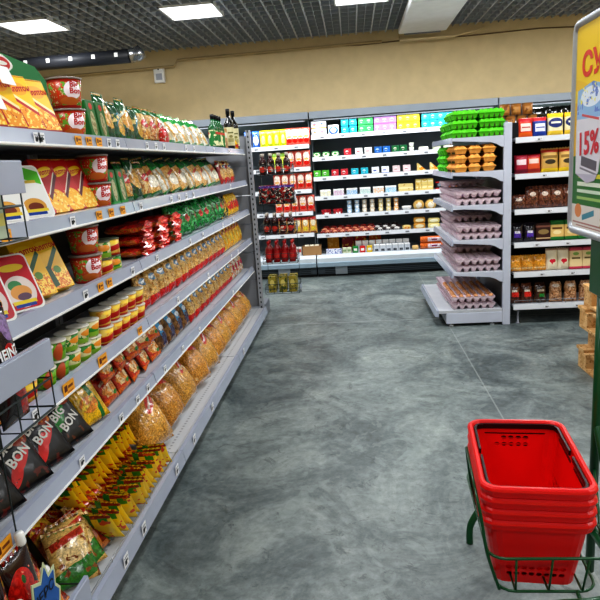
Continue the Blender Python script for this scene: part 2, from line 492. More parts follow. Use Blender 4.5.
MB().box((0, 0, .03), (.66, 1.75, .09), M('ac_white', '#eceef2', rough=.4), .02).obj('casing', ac)
MB().box((0, .87, .02), (.5, .03, .1), GREYD, .004).obj('outlet_grille', ac)
br = MB(); br.tube([(-.3, 1.13, 0), (-.3, .95, -.08), (.45, .95, -.08), (.9, 1.1, .02)], .016, PLASTER, 8); br.obj('drain_pipe', ac)

# ------------------------------------------------------------------ left shelving
SZ = [1.752, 1.457, 1.172, .882, .588]; BASEZ = .165
JOINTS = [.2, 1.25, 2.85, 4.45, 6.05]
BAYN = ['nearest', 'second nearest', 'second farthest', 'farthest']
TAGS = [[(36, 'w'), (41, 'w'), (78, 'o'), (88, 'o'), (98, 'o'), (108, 'w'), (117, 'w'), (146, 'w'), (155, 'w'), (163, 'w'), (185, 'w'), (193, 'w'), (213, 'w'), (228, 'w')],
        [(5, 'o'), (71, 'w'), (98, 'o'), (110, 'o'), (122, 'o'), (140, 'w'), (170, 'w'), (178, 'w'), (185, 'w'), (192, 'w'), (229, 'w')],
        [(84, 'w'), (100, 'o'), (108, 'o'), (131, 'w'), (156, 'w'), (189, 'w'), (202, 'w'), (222, 'w'), (232, 'w')],
        [(34, 'w'), (67, 'O'), (101, 'O'), (139, 'o'), (177, 'w'), (207, 'w'), (230, 'w'), (237, 'w')],
        [(3, 'O'), (81, 'w'), (121, 'w'), (137, 'w'), (147, 'w'), (164, 'w'), (182, 'w'), (199, 'w'), (232, 'w')],
        [(126, 'w'), (144, 'w'), (177, 'w'), (194, 'w'), (212, 'w'), (244, 'w')]]
YT = [[(0, 1.8), (20, 1.92), (40, 2.04), (60, 2.19), (80, 2.35), (100, 2.55), (120, 2.77), (140, 3.04), (160, 3.37), (180, 3.77), (200, 4.27), (220, 4.93), (240, 5.82)],
      [(0, 1.71), (20, 1.83), (40, 1.95), (60, 2.1), (80, 2.26), (100, 2.45), (120, 2.67), (140, 2.94), (160, 3.26), (180, 3.66), (200, 4.16), (220, 4.81), (240, 5.7)],
      [(0, 1.63), (20, 1.74), (40, 1.86), (60, 2.0), (80, 2.17), (100, 2.35), (120, 2.58), (140, 2.84), (160, 3.15), (180, 3.54), (200, 4.04), (220, 4.68), (240, 5.55)],
      [(0, 1.54), (20, 1.65), (40, 1.77), (60, 1.91), (80, 2.07), (100, 2.26), (120, 2.47), (140, 2.73), (160, 3.05), (180, 3.43), (200, 3.92), (220, 4.55), (240, 5.42)],
      [(0, 1.44), (20, 1.55), (40, 1.67), (60, 1.81), (80, 1.97), (100, 2.15), (120, 2.36), (140, 2.62), (160, 2.93), (180, 3.31), (200, 3.79), (220, 4.42), (240, 5.26)],
      [(100, 1.74), (120, 1.93), (140, 2.15), (160, 2.42), (180, 2.75), (200, 3.17), (220, 3.71), (240, 4.45), (250, 4.9)]]
def yat(s, px):
    t = YT[s]
    for (a, b), (c, d) in zip(t, t[1:]):
        if px <= c: return b + (d - b) * (px - a) / (c - a)
    return t[-1][1]
BASE_T = M('base_deck', '#c3c6ca', [('s', 'v', .022, .4, '#8d9095', .88, .5, .012, .5)], rough=.45, vary=0, axes='xy')
for bi in range(4):
    y0, y1 = JOINTS[bi] + .004, JOINTS[bi + 1] - .004
    t = empty('shelving_unit', (-1.52, (y0 + y1) / 2, 0)); yc = (y0 + y1) / 2; L_ = y1 - y0
    tag(t, f'grey metal grocery shelving bay, {BAYN[bi]} of the long left run', 'shelving', 'shelving bays of the left run')
    MB().span(-.03, 0, -L_ / 2, L_ / 2, .1, 1.98, M('back_panel_dark', '#3b3a3c', rough=.6)).obj('back_panel', t)
    for s in (-1, 1): MB().span(-.05, .012, s * (L_ / 2 - .035), s * L_ / 2, 0, 2.0, GREYD).obj('post', t)
    for si in range(5):
        z = SZ[si]
        o = MB().span(.012, .445, -L_ / 2, L_ / 2, z - .022, z, DECK, .002).span(.02, .43, -L_ / 2 + .02, L_ / 2 - .02, z - .032, z - .022, GREYD).obj('shelf', t)
        rl = MB().prism([(.446, z - .036), (.462, z - .04), (.477, z - .036), (.466, z + .016), (.446, z + .018)], -L_ / 2, L_ / 2, RAIL)
        rl.prism([(.477, z - .04), (.481, z - .036), (.480, z - .030), (.476, z - .03)], -L_ / 2, L_ / 2, WHITE); rl.obj('price_rail', o)
        for px, k in TAGS[si]:
            yy = yat(si, px)
            if y0 <= yy < y1:
                w = {'w': .042, 'o': .055, 'O': .085}[k]; h_ = .036 if k != 'O' else .05
                tg = MB().box((0, 0, 0), (w, .002, h_), TAGW if k == 'w' else TAGO)
                if k == 'w' and px < 150: tg.text('19' if px < 100 else '11', .022, (-.004, -.0012, -.003), TXK, bold=.02)
                tg.obj('price_tag', o, loc=(.4755, yy - yc, z - .012), rot=(0, 0, radians(90)))
    z = BASEZ
    o = MB().span(.012, .55, -L_ / 2, L_ / 2, z - .02, z, BASE_T, .002).obj('base_deck', t)
    MB().prism([(.551, z - .06), (.575, z - .062), (.582, z - .055), (.570, z + .012), (.551, z + .014)], -L_ / 2, L_ / 2, RAIL).obj('price_rail', o)
    for px, k in TAGS[5]:
        yy = yat(5, px)
        if y0 <= yy < y1:
            tg = MB().box((0, 0, 0), (.046, .002, .05), TAGW)
            if px < 180: tg.text('11' if px != 126 else '9', .024, (-.002, -.0012, -.003), TXK, bold=.02)
            tg.obj('price_tag', o, loc=(.581, yy - yc, z - .018), rot=(0, 0, radians(90)))
    MB().span(.48, .5, -L_ / 2, L_ / 2, .01, z - .02, GREYD).obj('kick_plate', t)
    gd = MB()      # low wire fence along the front edge of the base
    gd.tube([(.553, -L_ / 2 + .02, z + .03), (.553, L_ / 2 - .02, z + .03)], .002, CHROME, 6)
    k = int(L_ / .2)
    for j in range(k + 1): gd.tube([(.553, -L_ / 2 + .02 + j * (L_ - .04) / k, z), (.553, -L_ / 2 + .02 + j * (L_ - .04) / k, z + .03)], .0015, CHROME, 5)
    if bi < 2: gd.obj('front_wire', t)
    for s in (-1, 1):
        MB().lathe([(.018, 0), (.018, .008), (.008, .012), (.008, .05)], GREYD, 10, c=(.46, s * (L_ / 2 - .05), 0)).obj('foot', t)

# panelled end of the run with a slotted post
ep = empty('end_panel', (-1.0, 6.14, 0)); tag(ep, 'grey banded end panel with slotted post closing the left shelf run', 'panel')
for k in range(6): MB().span(-.92, -.03, 0, .02, .16 + .29 * k, .16 + .29 * k + .284, M('panel_grey', '#8d8f95', rough=.5), .002).obj('panel_board', ep)
po = MB().span(-.03, .012, -.035, .02, .0, 1.95, M('slotted_post', '#a8abb2', [('s', 'v', .026, .42, '#26272a', .5, .5, .16, .5)], rough=.4, vary=0)); po.obj('slotted_post', ep)
MB().span(-.9, .0, .025, .5, 0, .14, GREYD, .004).obj('plinth', ep)

# ------------------------------------------------------------------ placing rows on the left run
SN = ['top left shelf', 'second left shelf', 'third left shelf', 'fourth left shelf', 'fifth left shelf', 'bottom left shelf']
def lrow(si, y0, pitch, n, protos, look, cat, x=-1.13, lean=0, stack=1, dz=0, d=.05, roll=0, group=None, jit=0, dep='', ncol=0, twist=0, rz0=90):
    """n things from y0 on, 'stack' high, fronts to the aisle; every label carries its place in the row"""
    ref = 1.05 if si < 5 else .95
    rz = rz0
    fy = lambda y: y + (abs(x) / ref - 1) * y * (1 - (y / 6.0) ** 3)
    z0 = (SZ[si] if si < 5 else BASEZ) + .001 + sin(radians(lean)) * d / 2
    grp = group or f'{look} on the {SN[si]}'
    for k in range(n):
        for s in range(stack):
            p = protos[(k + s) % len(protos)]
            pos = f'{ORD[k + 1]} from near end' if n > 1 else ''
            if stack > 1:
                lv = ['lower', 'upper'][s] if stack == 2 else ['bottom', 'middle', 'top'][s]
                pos = f'{lv} one, ' + pos if pos else f'{lv} one'
            lab = f'{look}{dep}' + (f', {pos}' if pos else '') + f', {SN[si]}'
            spawn(p, (x + random.uniform(-jit, jit), fy(y0 + pitch * k), z0 + s * dz),
                  (radians(-lean), radians(roll), radians(rz + (random.uniform(-twist, twist)))), lab, cat, grp if n * stack > 1 else None)
# ------------------------------------------------------------------ printed packaging
FOOD = [('n', 60, .55, '#e9a93c'), ('n', 30, .62, '#b8461a')]
P_YBOX = M('print_noodle_yellow', '#f7c800', [('e', .6, .24, .42, .24, '#f09a1c'), ('n', 70, .55, '#fbe070', .6, .22, .36, .2), ('n', 60, .64, '#c8501a', .6, .22, .36, .2), ('r', .16, .3, .14, .24, '#b81212', 12), ('r', .5, .5, .5, .04, '#c01818', -20), ('e', .5, .78, .36, .12, '#f7a812'), ('r', .5, .56, .5, .03, '#f6e9b0', -20), ('r', .5, .03, .5, .03, '#8f1512')], rough=.3)
P_RBOX = M('print_noodle_red', '#c91712', [('e', .6, .2, .42, .24, '#f5b41c'), ('n', 70, .55, '#fbe070', .6, .2, .36, .2), ('n', 60, .66, '#c8501a', .6, .2, .36, .2), ('e', .46, .77, .4, .09, '#ffd21a', 8), ('r', .62, .5, .4, .05, '#5e1420', 35), ('r', .62, .56, .36, .015, '#f7e6d8', 35)], rough=.3)
P_YGBOX = M('print_noodle_yellow_green', '#f0bd15', [('e', .5, .2, .5, .2, '#d8761a'), ('n', 110, .5, '#f4cf5c', .5, .2, .44, .18), ('n', 90, .62, '#a84a1a', .5, .2, .44, .18), ('e', .5, .82, .38, .1, '#f8d233'), ('r', .5, .52, .5, .05, '#174d22', 30), ('r', .28, .25, .12, .2, '#12401d', 8), ('e', .6, .36, .14, .07, '#5c8b28')], rough=.3)
P_CUP = M('print_cup', '#c2502a', [('n', 45, .54, '#6aa83a'), ('n', 70, .58, '#d8381c'), ('n', 120, .64, '#e6d8a4'), ('r', .5, .94, .5, .05, '#a52a18'), ('e', .62, .62, .26, .3, '#f1e4ea'), ('e', .5, .24, .26, .14, '#c86a2a'), ('r', .5, .05, .5, .05, '#b01d16')], rough=.25)
LID = M('lid_dark_red', '#8a7f78', rough=.3)
P_GRPACK = M('print_green_figure', '#1c6b2c', [('e', .5, .84, .2, .08, '#c62a28'), ('e', .5, .42, .26, .3, '#b9b58c'), ('n', 60, .52, '#8c7e52', .5, .42, .22, .26), ('r', .5, .06, .5, .06, '#2f9a44')], rough=.3)
P_GPOUCH = M('print_green_pasta', '#14602c', [('e', .5, .5, .44, .25, '#d99a3a'), ('n', 40, .52, '#efc167', .5, .5, .4, .22), ('r', .5, .78, .5, .03, '#e8efe2', 20), ('r', .3, .2, .3, .09, '#0b3d1b', -15)], rough=.2, coat=.5, bump=.25, bscale=30)
P_GPOUCHB = M('print_green_bird', '#0f5226', [('e', .6, .45, .4, .3, '#3c7f8f'), ('e', .55, .35, .34, .2, '#d7a544'), ('n', 50, .5, '#e8cf7a', .5, .6, .45, .1)], rough=.2, coat=.5, bump=.25, bscale=30)
P_ONOOD = M('print_noodle_window', '#d9a34e', [('n', 25, .5, '#ecc98a'), ('n', 45, .55, '#b6702c'), ('r', .5, .92, .5, .09, '#1b7433'), ('r', .5, .05, .5, .07, '#1b6a30'), ('e', .5, .55, .36, .12, '#c8242a'), ('r', .5, .55, .26, .03, '#f6e8df', 10)], rough=.2, coat=.5, bump=.25, bscale=35)
P_WHITEG = M('print_white_green_top', '#dcd8c8', [('n', 18, .52, '#cdb98c'), ('r', .5, .86, .5, .15, '#2b9a44'), ('e', .55, .62, .3, .1, '#e8efe0'), ('r', .3, .4, .06, .3, '#d8a458', 8), ('r', .5, .04, .5, .05, '#2f8c3e')], rough=.2, coat=.5, bump=.3, bscale=30)
P_TANG = M('print_tan_green_top', '#d59b4a', [('n', 40, .5, '#e7bd76'), ('r', .5, .88, .5, .13, '#1f7d38'), ('e', .5, .34, .36, .16, '#eee6d2'), ('r', .5, .56, .3, .04, '#c23a24', 10), ('r', .5, .04, .5, .05, '#226f33')], rough=.2, coat=.5, bump=.3, bscale=30)
P_TANR = M('print_tan_red_base', '#d5a257', [('n', 45, .5, '#e8c37e'), ('n', 60, .62, '#a4692a'), ('r', .5, .12, .5, .13, '#d11e1c'), ('e', .5, .72, .3, .1, '#5a80a0'), ('r', .5, .72, .22, .03, '#e9edf0', 8)], rough=.18, coat=.6, bump=.35, bscale=34)
P_REDTOP = M('print_red_macaroni', '#b01a18', [('e', .5, .42, .4, .26, '#cf9c5a'), ('n', 40, .5, '#e3bd7c', .5, .42, .34, .2), ('r', .5, .86, .5, .04, '#efe2d2', 8)], rough=.2, coat=.5, bump=.3)
P_NETR = M('film_red', '#d8251d', [('n', 22, .6, '#f0543c'), ('r', .5, .35, .5, .36, '#cf6a1f'), ('n', 30, .56, '#e63a2a')], rough=.2, coat=.6, bump=.4, bscale=45)
P_NETRC = M('film_red_clear', '#ea2f26', [('n', 30, .58, '#ff7a63')], rough=.15, coat=.8, bump=.4)
P_NETG = M('film_green', '#1f8a3e', [('n', 24, .56, '#59c277'), ('n', 34, .6, '#0d5424'), ('e', .5, .5, .16, .12, '#c43a32')], rough=.15, coat=.7, bump=.45, bscale=50)
P_DKG = M('film_dark_green_print', '#123c20', [('n', 30, .56, '#d8b548'), ('e', .5, .6, .3, .16, '#cf7a24')], rough=.25, coat=.4)
P_YR = M('film_yellow_red', '#f3bb12', [('e', .4, .45, .36, .2, '#d12a1a'), ('n', 26, .6, '#f9dc4a')], rough=.2, coat=.5, bump=.3)
P_YEL = M('film_yellow', '#eda80f', [('n', 20, .55, '#f8c832'), ('r', .5, .8, .4, .05, '#b4541a', 14), ('e', .55, .4, .26, .16, '#fadb62')], rough=.18, coat=.6, bump=.3)
P_CUPG = M('print_cup_green', '#6ba61e', [('n', 30, .6, '#2f6d18'), ('r', .5, .55, .5, .04, '#3c7812'), ('e', .22, .5, .14, .5, '#c0542a')], rough=.3)
P_CUPG2 = M('print_cup_green_soup', '#e2d9a6', [('n', 30, .5, '#2f8a2c'), ('e', .5, .65, .36, .2, '#e08d22'), ('r', .5, .2, .5, .14, '#8fbe36')], rough=.3)
P_CUPR = M('print_cup_red', '#e9c65c', [('n', 34, .52, '#e49c34'), ('r', .5, .45, .5, .16, '#b81c18', 14), ('e', .5, .82, .4, .12, '#f6d23c'), ('r', .5, .06, .5, .07, '#c8341c')], rough=.3)
P_LIDW = M('lid_foil_white', '#d9d4c6', rough=.25)
P_BBR = M('print_black_red', '#08070a', [('e', .3, .3, .3, .1, '#d3160f', 40), ('e', .55, .42, .28, .07, '#e32014', 30), ('e', .72, .72, .24, .13, '#9c3c22'), ('n', 50, .55, '#d8862c', .72, .72, .18, .1), ('n', 34, .6, '#531610', .5, .1, .5, .1)], rough=.38, coat=.12, bump=.1)
P_BBG = M('print_black_green', '#08090a', [('e', .35, .5, .36, .1, '#1a8a2a', 40), ('e', .7, .78, .24, .14, '#b8481f'), ('n', 50, .52, '#e09a3a', .7, .78, .18, .1), ('n', 34, .6, '#5c2a12', .5, .1, .5, .1)], rough=.38, coat=.12, bump=.1)
P_YPK = M('print_yellow_green', '#e9b716', [('r', .62, .45, .08, .45, '#1d7a2a', 12), ('e', .35, .8, .24, .09, '#8a3a14'), ('e', .4, .35, .28, .16, '#e4862a'), ('n', 50, .55, '#f7d24a', .4, .35, .28, .16)], rough=.25, coat=.4, bump=.2)
P_ORPK = M('print_orange_red', '#c8331a', [('e', .5, .45, .42, .24, '#dd8a34'), ('n', 30, .5, '#efcf9a', .5, .45, .34, .2), ('r', .5, .8, .4, .05, '#f4e6d6', 10), ('r', .5, .1, .5, .08, '#e26a1a'), ('e', .7, .25, .16, .08, '#3a8a34')], rough=.2, coat=.5, bump=.3)
P_BLBR = M('print_blue_ribbon', '#5a3a22', [('n', 40, .5, '#94683a'), ('r', .4, .62, .16, .5, '#3d94c8', 18), ('r', .6, .3, .26, .16, '#2a1c50'), ('e', .5, .6, .2, .08, '#dfe8ef')], rough=.2, coat=.5, bump=.3)
P_FLOW = M('print_white_flower', '#dfd3c6', [('n', 24, .56, '#d85a3a'), ('n', 40, .58, '#d6a558'), ('e', .5, .5, .24, .14, '#c8345a')], rough=.2, coat=.5, bump=.3)
P_BIGT = M('clear_bag_pasta', '#cf9238', [('n', 130, .5, '#e0ab50'), ('n', 170, .6, '#a0661c'), ('e', .62, .68, .28, .09, '#d23a24', 35), ('r', .6, .67, .16, .02, '#efd9c6', 35), ('n', 16, .68, '#eec988')], rough=.15, coat=.8, bump=.5, bscale=60)
P_BIGT2 = M('clear_bag_short_pasta', '#c98426', [('n', 110, .5, '#dca048'), ('n', 150, .58, '#9a5c18'), ('r', .45, .76, .5, .05, '#cf4030', -12), ('n', 16, .68, '#e6bd7e')], rough=.15, coat=.8, bump=.5, bscale=50)
P_STK = M('print_packet_yellow', '#ffd820', [('r', .5, .93, .5, .05, '#8a2418'), ('r', .75, .8, .14, .1, '#2a8a2c'), ('r', .3, .5, .1, .5, '#2a7a2c'), ('e', .6, .45, .3, .2, '#f3d23a'), ('n', 30, .62, '#d8501c')], rough=.22, coat=.35)
P_STK2 = M('print_packet_orange', '#ffb424', [('r', .5, .93, .5, .05, '#c02a1a'), ('e', .5, .45, .34, .2, '#f0bf3c'), ('n', 30, .56, '#a8341a'), ('r', .5, .1, .5, .06, '#efe0b0')], rough=.22, coat=.35)
P_TRI = M('print_broth_green', '#d8b064', [('r', .5, .16, .5, .18, '#2c7a24', 14), ('e', .55, .55, .36, .2, '#e8c98c'), ('r', .5, .8, .4, .07, '#c03c22', 12), ('n', 34, .62, '#8c4a1c')], rough=.2, coat=.6, bump=.3)
P_TRI2 = M('print_broth_red', '#cf7a34', [('r', .5, .85, .5, .1, '#b01c18', 12), ('e', .5, .45, .34, .22, '#c88a7a'), ('n', 26, .55, '#e6b53a'), ('r', .85, .3, .12, .2, '#8c1814')], rough=.2, coat=.6, bump=.3)
P_TOM = M('print_tomato', '#2a120e', [('e', .3, .26, .34, .2, '#d8261a', 20), ('e', .7, .44, .32, .2, '#e6301c', -20), ('e', .36, .7, .34, .17, '#d0241a'), ('e', .32, .38, .07, .05, '#2c6a22'), ('e', .7, .52, .06, .05, '#2c6a22'), ('e', .42, .76, .06, .04, '#2c6a22'), ('n', 26, .66, '#f08a6a')], rough=.18, coat=.7, bump=.1)
P_KET = M('print_ketchup', '#1d1016', [('e', .3, .9, .34, .12, '#7c5a94'), ('e', .75, .82, .22, .12, '#9478ac'), ('e', .3, .9, .22, .07, '#2a1a34'), ('e', .6, .45, .3, .24, '#cc1e16'), ('e', .8, .2, .26, .18, '#d22a1e'), ('e', .5, .6, .08, .05, '#1f5a1c')], rough=.2, coat=.6)
P_DKR = M('print_dark_red_sauce', '#4a1016', [('e', .5, .7, .4, .16, '#8c1a1c'), ('n', 30, .6, '#1c0a0c'), ('e', .5, .3, .34, .16, '#b8242a')], rough=.2, coat=.5)
P_TRAYW = M('print_tray_white', '#efefec', [('r', .6, .86, .42, .13, '#5fbf3c', -14), ('r', .62, .7, .2, .03, '#c9b14c'), ('e', .5, .2, .36, .17, '#dca24a'), ('e', .52, .19, .24, .09, '#7a3a2a'), ('r', .5, .12, .38, .03, '#e8cf3c'), ('r', .5, .06, .3, .03, '#27459a'), ('e', .2, .55, .18, .05, '#df8a8a')], rough=.25, coat=.3)
P_TRAYR = M('print_tray_red', '#c02e3a', [('e', .5, .32, .44, .3, '#e6d8d4'), ('e', .4, .44, .2, .1, '#4a8c5a'), ('e', .5, .3, .3, .14, '#dfa05a'), ('e', .55, .22, .2, .07, '#6a5266'), ('r', .5, .12, .34, .035, '#e9cf3c'), ('r', .5, .06, .3, .03, '#2a4a9a'), ('e', .5, .78, .36, .07, '#e8c83c')], rough=.25, coat=.3)

# ------------------------------------------------------------------ prototypes
ybox = carton('noodle_carton', .115, .205, .05, P_YBOX, [('Роллтон', .03, 0, .158, TXR, .12)], flap=P_YBOX)
rbox = carton('noodle_carton', .115, .215, .05, P_RBOX, [('Роллтон', .026, -.005, .163, TXR, .12)], flap=P_RBOX)
gbox = carton('noodle_carton', .115, .215, .05, P_YGBOX, [('Роллтон', .03, 0, .175, TXR, .12)], flap=P_YGBOX)
ncup = cup('noodle_cup', .054, .066, .118, P_CUP, LID, [('Big', .03, .022, .088, TXR), ('Bon', .03, .026, .064, TXR)])
gpack = carton('vermicelli_pack', .09, .17, .04, P_GRPACK, flap=None, bev=.006)
gp1 = pouch('pasta_pouch', .13, .22, .05, P_GPOUCH, seal=P_GPOUCH, lump=.003)
gp2 = pouch('pasta_pouch', .12, .19, .05, P_GPOUCHB, seal=P_GPOUCHB, lump=.003)
on1 = pouch('noodle_bag', .13, .2, .055, P_ONOOD, seal=P_ONOOD, lump=.004, neck=.15)
wg1 = pouch('pasta_bag', .2, .23, .07, P_WHITEG, seal=P_WHITEG, lump=.003, neck=.2)
tg1 = pouch('pasta_bag', .2, .235, .07, P_TANG, seal=P_TANG, lump=.003, neck=.2)
tr1 = pouch('pasta_bag', .15, .2, .07, P_TANR, seal=M('clear_seal', '#cfc8b4', rough=.2, coat=.6), lump=.005, neck=.25)
rt1 = pouch('pasta_bag', .15, .2, .06, P_REDTOP, seal=P_REDTOP, lump=.004, neck=.2)
netr = netpack('bread_roll_bag', .24, .058, .2, P_NETR, P_NETRC)
netg = pouch('vermicelli_bag', .2, .215, .11, P_NETG, lump=.011, neck=.1, seal=M('film_green_clear', '#3fae63', rough=.15, coat=.8, bump=.4))
dkg = pouch('snack_bag', .13, .18, .05, P_DKG, lump=.003)
yr1 = pouch('snack_bag', .13, .19, .06, P_YR, lump=.004)
yl1 = pouch('pasta_bag', .15, .215, .065, P_YEL, seal=P_YEL, lump=.004)
cg1 = cup('sauce_cup', .036, .044, .072, P_CUPG, P_LIDW)
cg2 = cup('sauce_cup', .036, .044, .072, P_CUPG2, P_LIDW)
cr1 = cup('soup_cup', .038, .047, .08, P_CUPR, P_LIDW)
jar1 = cup('pate_jar', .045, .045, .075, P_CUPR, M('jar_lid_olive', '#5a5f4a', rough=.3))
jar2 = cup('pate_jar', .045, .045, .075, P_CUPG2, MATS['jar_lid_olive'])
bb1 = pouch('noodle_packet', .17, .235, .035, P_BBR, [('BIG', .05, -.03, .16, TXW, .35), ('BON', .05, .0, .115, TXW, .35)], seal=P_BBR, lump=.001)
bb2 = pouch('noodle_packet', .17, .235, .035, P_BBG, [('BIG', .05, -.03, .13, TXW, .35), ('BON', .05, .0, .085, TXW, .35)], seal=P_BBG, lump=.001)
yp1 = pouch('noodle_packet', .17, .22, .05, P_YPK, seal=P_YPK, lump=.002)
or1 = pouch('noodle_packet', .15, .13, .045, P_ORPK, seal=P_ORPK, lump=.004)
bl1 = pouch('cereal_pouch', .16, .205, .055, P_BLBR, seal=P_BLBR, lump=.003)
fl1 = pouch('pasta_bag', .15, .2, .06, P_FLOW, lump=.004)
bg1 = pouch('big_pasta_bag', .25, .33, .16, P_BIGT, seal=MATS['clear_seal'], lump=.004, neck=.35, sag=.5)
bg2 = pouch('big_pasta_bag', .25, .32, .17, P_BIGT2, seal=MATS['clear_seal'], lump=.006, neck=.35, sag=.5)
st1 = pouch('seasoning_packet', .14, .165, .03, P_STK, seal=P_STK)
st2 = pouch('seasoning_packet', .14, .155, .032, P_STK2, seal=P_STK2)
tri1 = pouch('bouillon_packet', .16, .2, .045, P_TRI, seal=P_TRI, lump=.003)
tri2 = pouch('bouillon_packet', .16, .19, .045, P_TRI2, seal=P_TRI2, lump=.003)
trw = tray('ready_meal_tray', .135, .2, .035, WHITE, P_TRAYW)
trr = tray('ready_meal_tray', .135, .2, .035, WHITE, P_TRAYR)

# --- top shelf
card = empty('display_header', (-1.33, 2.40, SZ[0] + .03)); card.rotation_euler = (0, 0, radians(90 - 6))
tag(card, 'green cardboard display header with red and white logo, top left shelf', 'display card')
cm = MB().prism([(-.4, -.03), (.26, -.03), (.27, .235), (.2, .285), (-.2, .33), (-.4, .33)], 0, .006, M('card_green', '#0d7a3a', rough=.5)); cm.obj('card_panel', card)
lg = MB()
lg.prism([(-.03 + .07 * cos(a) * (1 + .12 * cos(3 * a)), .268 + .036 * sin(a)) for a in [2 * pi * k / 24 for k in range(24)]], -.003, -.001, TXW)
lg.prism([(-.03 + .06 * cos(a), .268 + .026 * sin(a)) for a in [2 * pi * k / 24 for k in range(24)]], -.005, -.003, TXR)
lg.prism([(-.03 + .04 * cos(a), .27 + .008 * sin(a)) for a in [2 * pi * k / 16 for k in range(16)]], -.007, -.005, TXW)
lg.obj('logo', card)
lrow(0, 1.76, .118, 4, [ybox], 'yellow noodle carton leaning back', 'box', x=-1.13, lean=20, d=.05, rz0=74)
for k, (y, z) in enumerate(((1.93, .1), (2.07, .19))):
    o = MB().box((0, 0, 0), (.085, .002, .065), WHITE, .0008).obj('price_card', loc=(-1.075 - z * .36 - .005 + .02, y - .04, SZ[0] + z + .005), rot=(radians(-20), 0, radians(90)))
    tag(o, ['lower', 'upper'][k] + ' blank white shelf card standing before the yellow noodle cartons', 'card')
lrow(0, 2.30, .13, 1, [ncup], 'large noodle cup with vegetable print, near end', 'cup', x=-1.13, stack=2, dz=.119, rz0=38)
lrow(0, 2.50, .1, 2, [gpack], 'dark green vermicelli pack with red figure', 'pack', x=-1.12, lean=6, d=.04)
lrow(0, 2.70, .13, 4, [gp1, gp2], 'tall green pasta pouch', 'pouch', x=-1.14, lean=12)
lrow(0, 3.2, .14, 3, [on1], 'orange noodle bag with red badge', 'bag', x=-1.14, lean=12)
rp = pouch('seasoning_bag', .13, .09, .05, M('film_red_small', '#d02420', [('n', 30, .6, '#f3e3d6')], rough=.2, coat=.5)); lrow(0, 3.48, .1, 1, [rp], 'small red bag at shelf edge', 'bag', x=-1.075)
lrow(0, 3.62, .21, 6, [wg1], 'white pasta bag with green top', 'bag', x=-1.14, lean=30, twist=9, roll=-6)
ob = bottle('oil_bottle', .04, .285, M('bottle_green_glass', '#1d5a30', rough=.12, coat=.6), BLACK, M('label_green_print', '#2c7a3c', [('n', 20, .55, '#e6e2b0'), ('e', .5, .8, .4, .1, '#c83a2c')], rough=.4))
lrow(0, 4.95, .1, 4, [ob], 'green oil bottle with black cap', 'bottle', x=-1.13)
tb = carton('oat_carton', .1, .19, .05, M('print_tan_box', '#b98a4e', [('r', .5, .7, .4, .12, '#dfe3d0'), ('e', .5, .3, .3, .14, '#8c5a24')])); lrow(0, 5.4, .1, 1, [tb], 'tan carton beside the oil bottles', 'box', x=-1.13)
bk = bottle('vinegar_bottle', .044, .37, M('bottle_black_glass', '#0a0c08', rough=.08, coat=.8), BLACK, M('label_cream', '#d8d2a6', [('r', .5, .7, .3, .04, '#6a6a3a'), ('r', .5, .3, .3, .1, '#a9a46e'), ('e', .5, .5, .2, .08, '#8a8448')], rough=.5))
lrow(0, 5.62, .27, 2, [bk], 'tall black bottle with cream label', 'bottle', x=-1.105, rz0=30)
lrow(0, 5.76, .1, 1, [pouch('spice_bag', .1, .09, .05, P_YR)], 'small red orange bag at far edge', 'bag', x=-1.075)
# --- second shelf
lrow(1, 1.78, .17, 2, [trw], 'white ready meal tray with burger picture', 'tray', x=-1.1, lean=24, d=.035, rz0=62)
lrow(1, 2.10, .12, 3, [rbox], 'red noodle carton leaning back', 'box', x=-1.135, lean=22, d=.05, rz0=74)
lrow(1, 2.46, .13, 1, [ncup], 'large noodle cup with vegetable print, near end', 'cup', x=-1.13, stack=2, dz=.119, rz0=38)
lrow(1, 2.63, .1, 2, [gpack], 'dark green vermicelli pack with red figure', 'pack', x=-1.12, lean=6, d=.04)
lrow(1, 2.83, .14, 3, [on1, gp1], 'orange and green noodle bag', 'bag', x=-1.14, lean=14)
lrow(1, 3.26, .212, 9, [tg1, wg1, tg1], 'tan pasta bag with green top', 'bag', x=-1.14, lean=26, twist=9, roll=-6)
lrow(1, 5.22, .165, 4, [rt1, tr1], 'pasta bag with red base', 'bag', x=-1.14, lean=14)
# --- third shelf
lrow(2, 1.62, .17, 2, [trr], 'red and white ready meal tray', 'tray', x=-1.09, lean=26, d=.035, rz0=62)
lrow(2, 1.90, .13, 2, [gbox], 'yellow and green noodle carton', 'box', x=-1.14, lean=26, d=.05, rz0=70)
lrow(2, 2.27, .13, 1, [ncup], 'large noodle cup with vegetable print, near end', 'cup', x=-1.125, stack=2, dz=.119, rz0=38)
lrow(2, 2.415, .098, 2, [jar1, jar2], 'small pate jar with olive lid', 'jar', x=-1.12, stack=2, dz=.077, rz0=45)
lrow(2, 2.74, .25, 3, [netr], 'red crinkled bag of rolls', 'bag', x=-1.2, stack=3, dz=.06, twist=4)
lrow(2, 3.55, .19, 8, [netg], 'green crinkled vermicelli bag', 'bag', x=-1.15, lean=10, twist=14)
lrow(2, 5.06, .14, 2, [dkg], 'dark green snack bag', 'bag', x=-1.13, lean=10)
lrow(2, 5.36, .14, 4, [yr1], 'yellow snack bag with red print', 'bag', x=-1.13, lean=10)
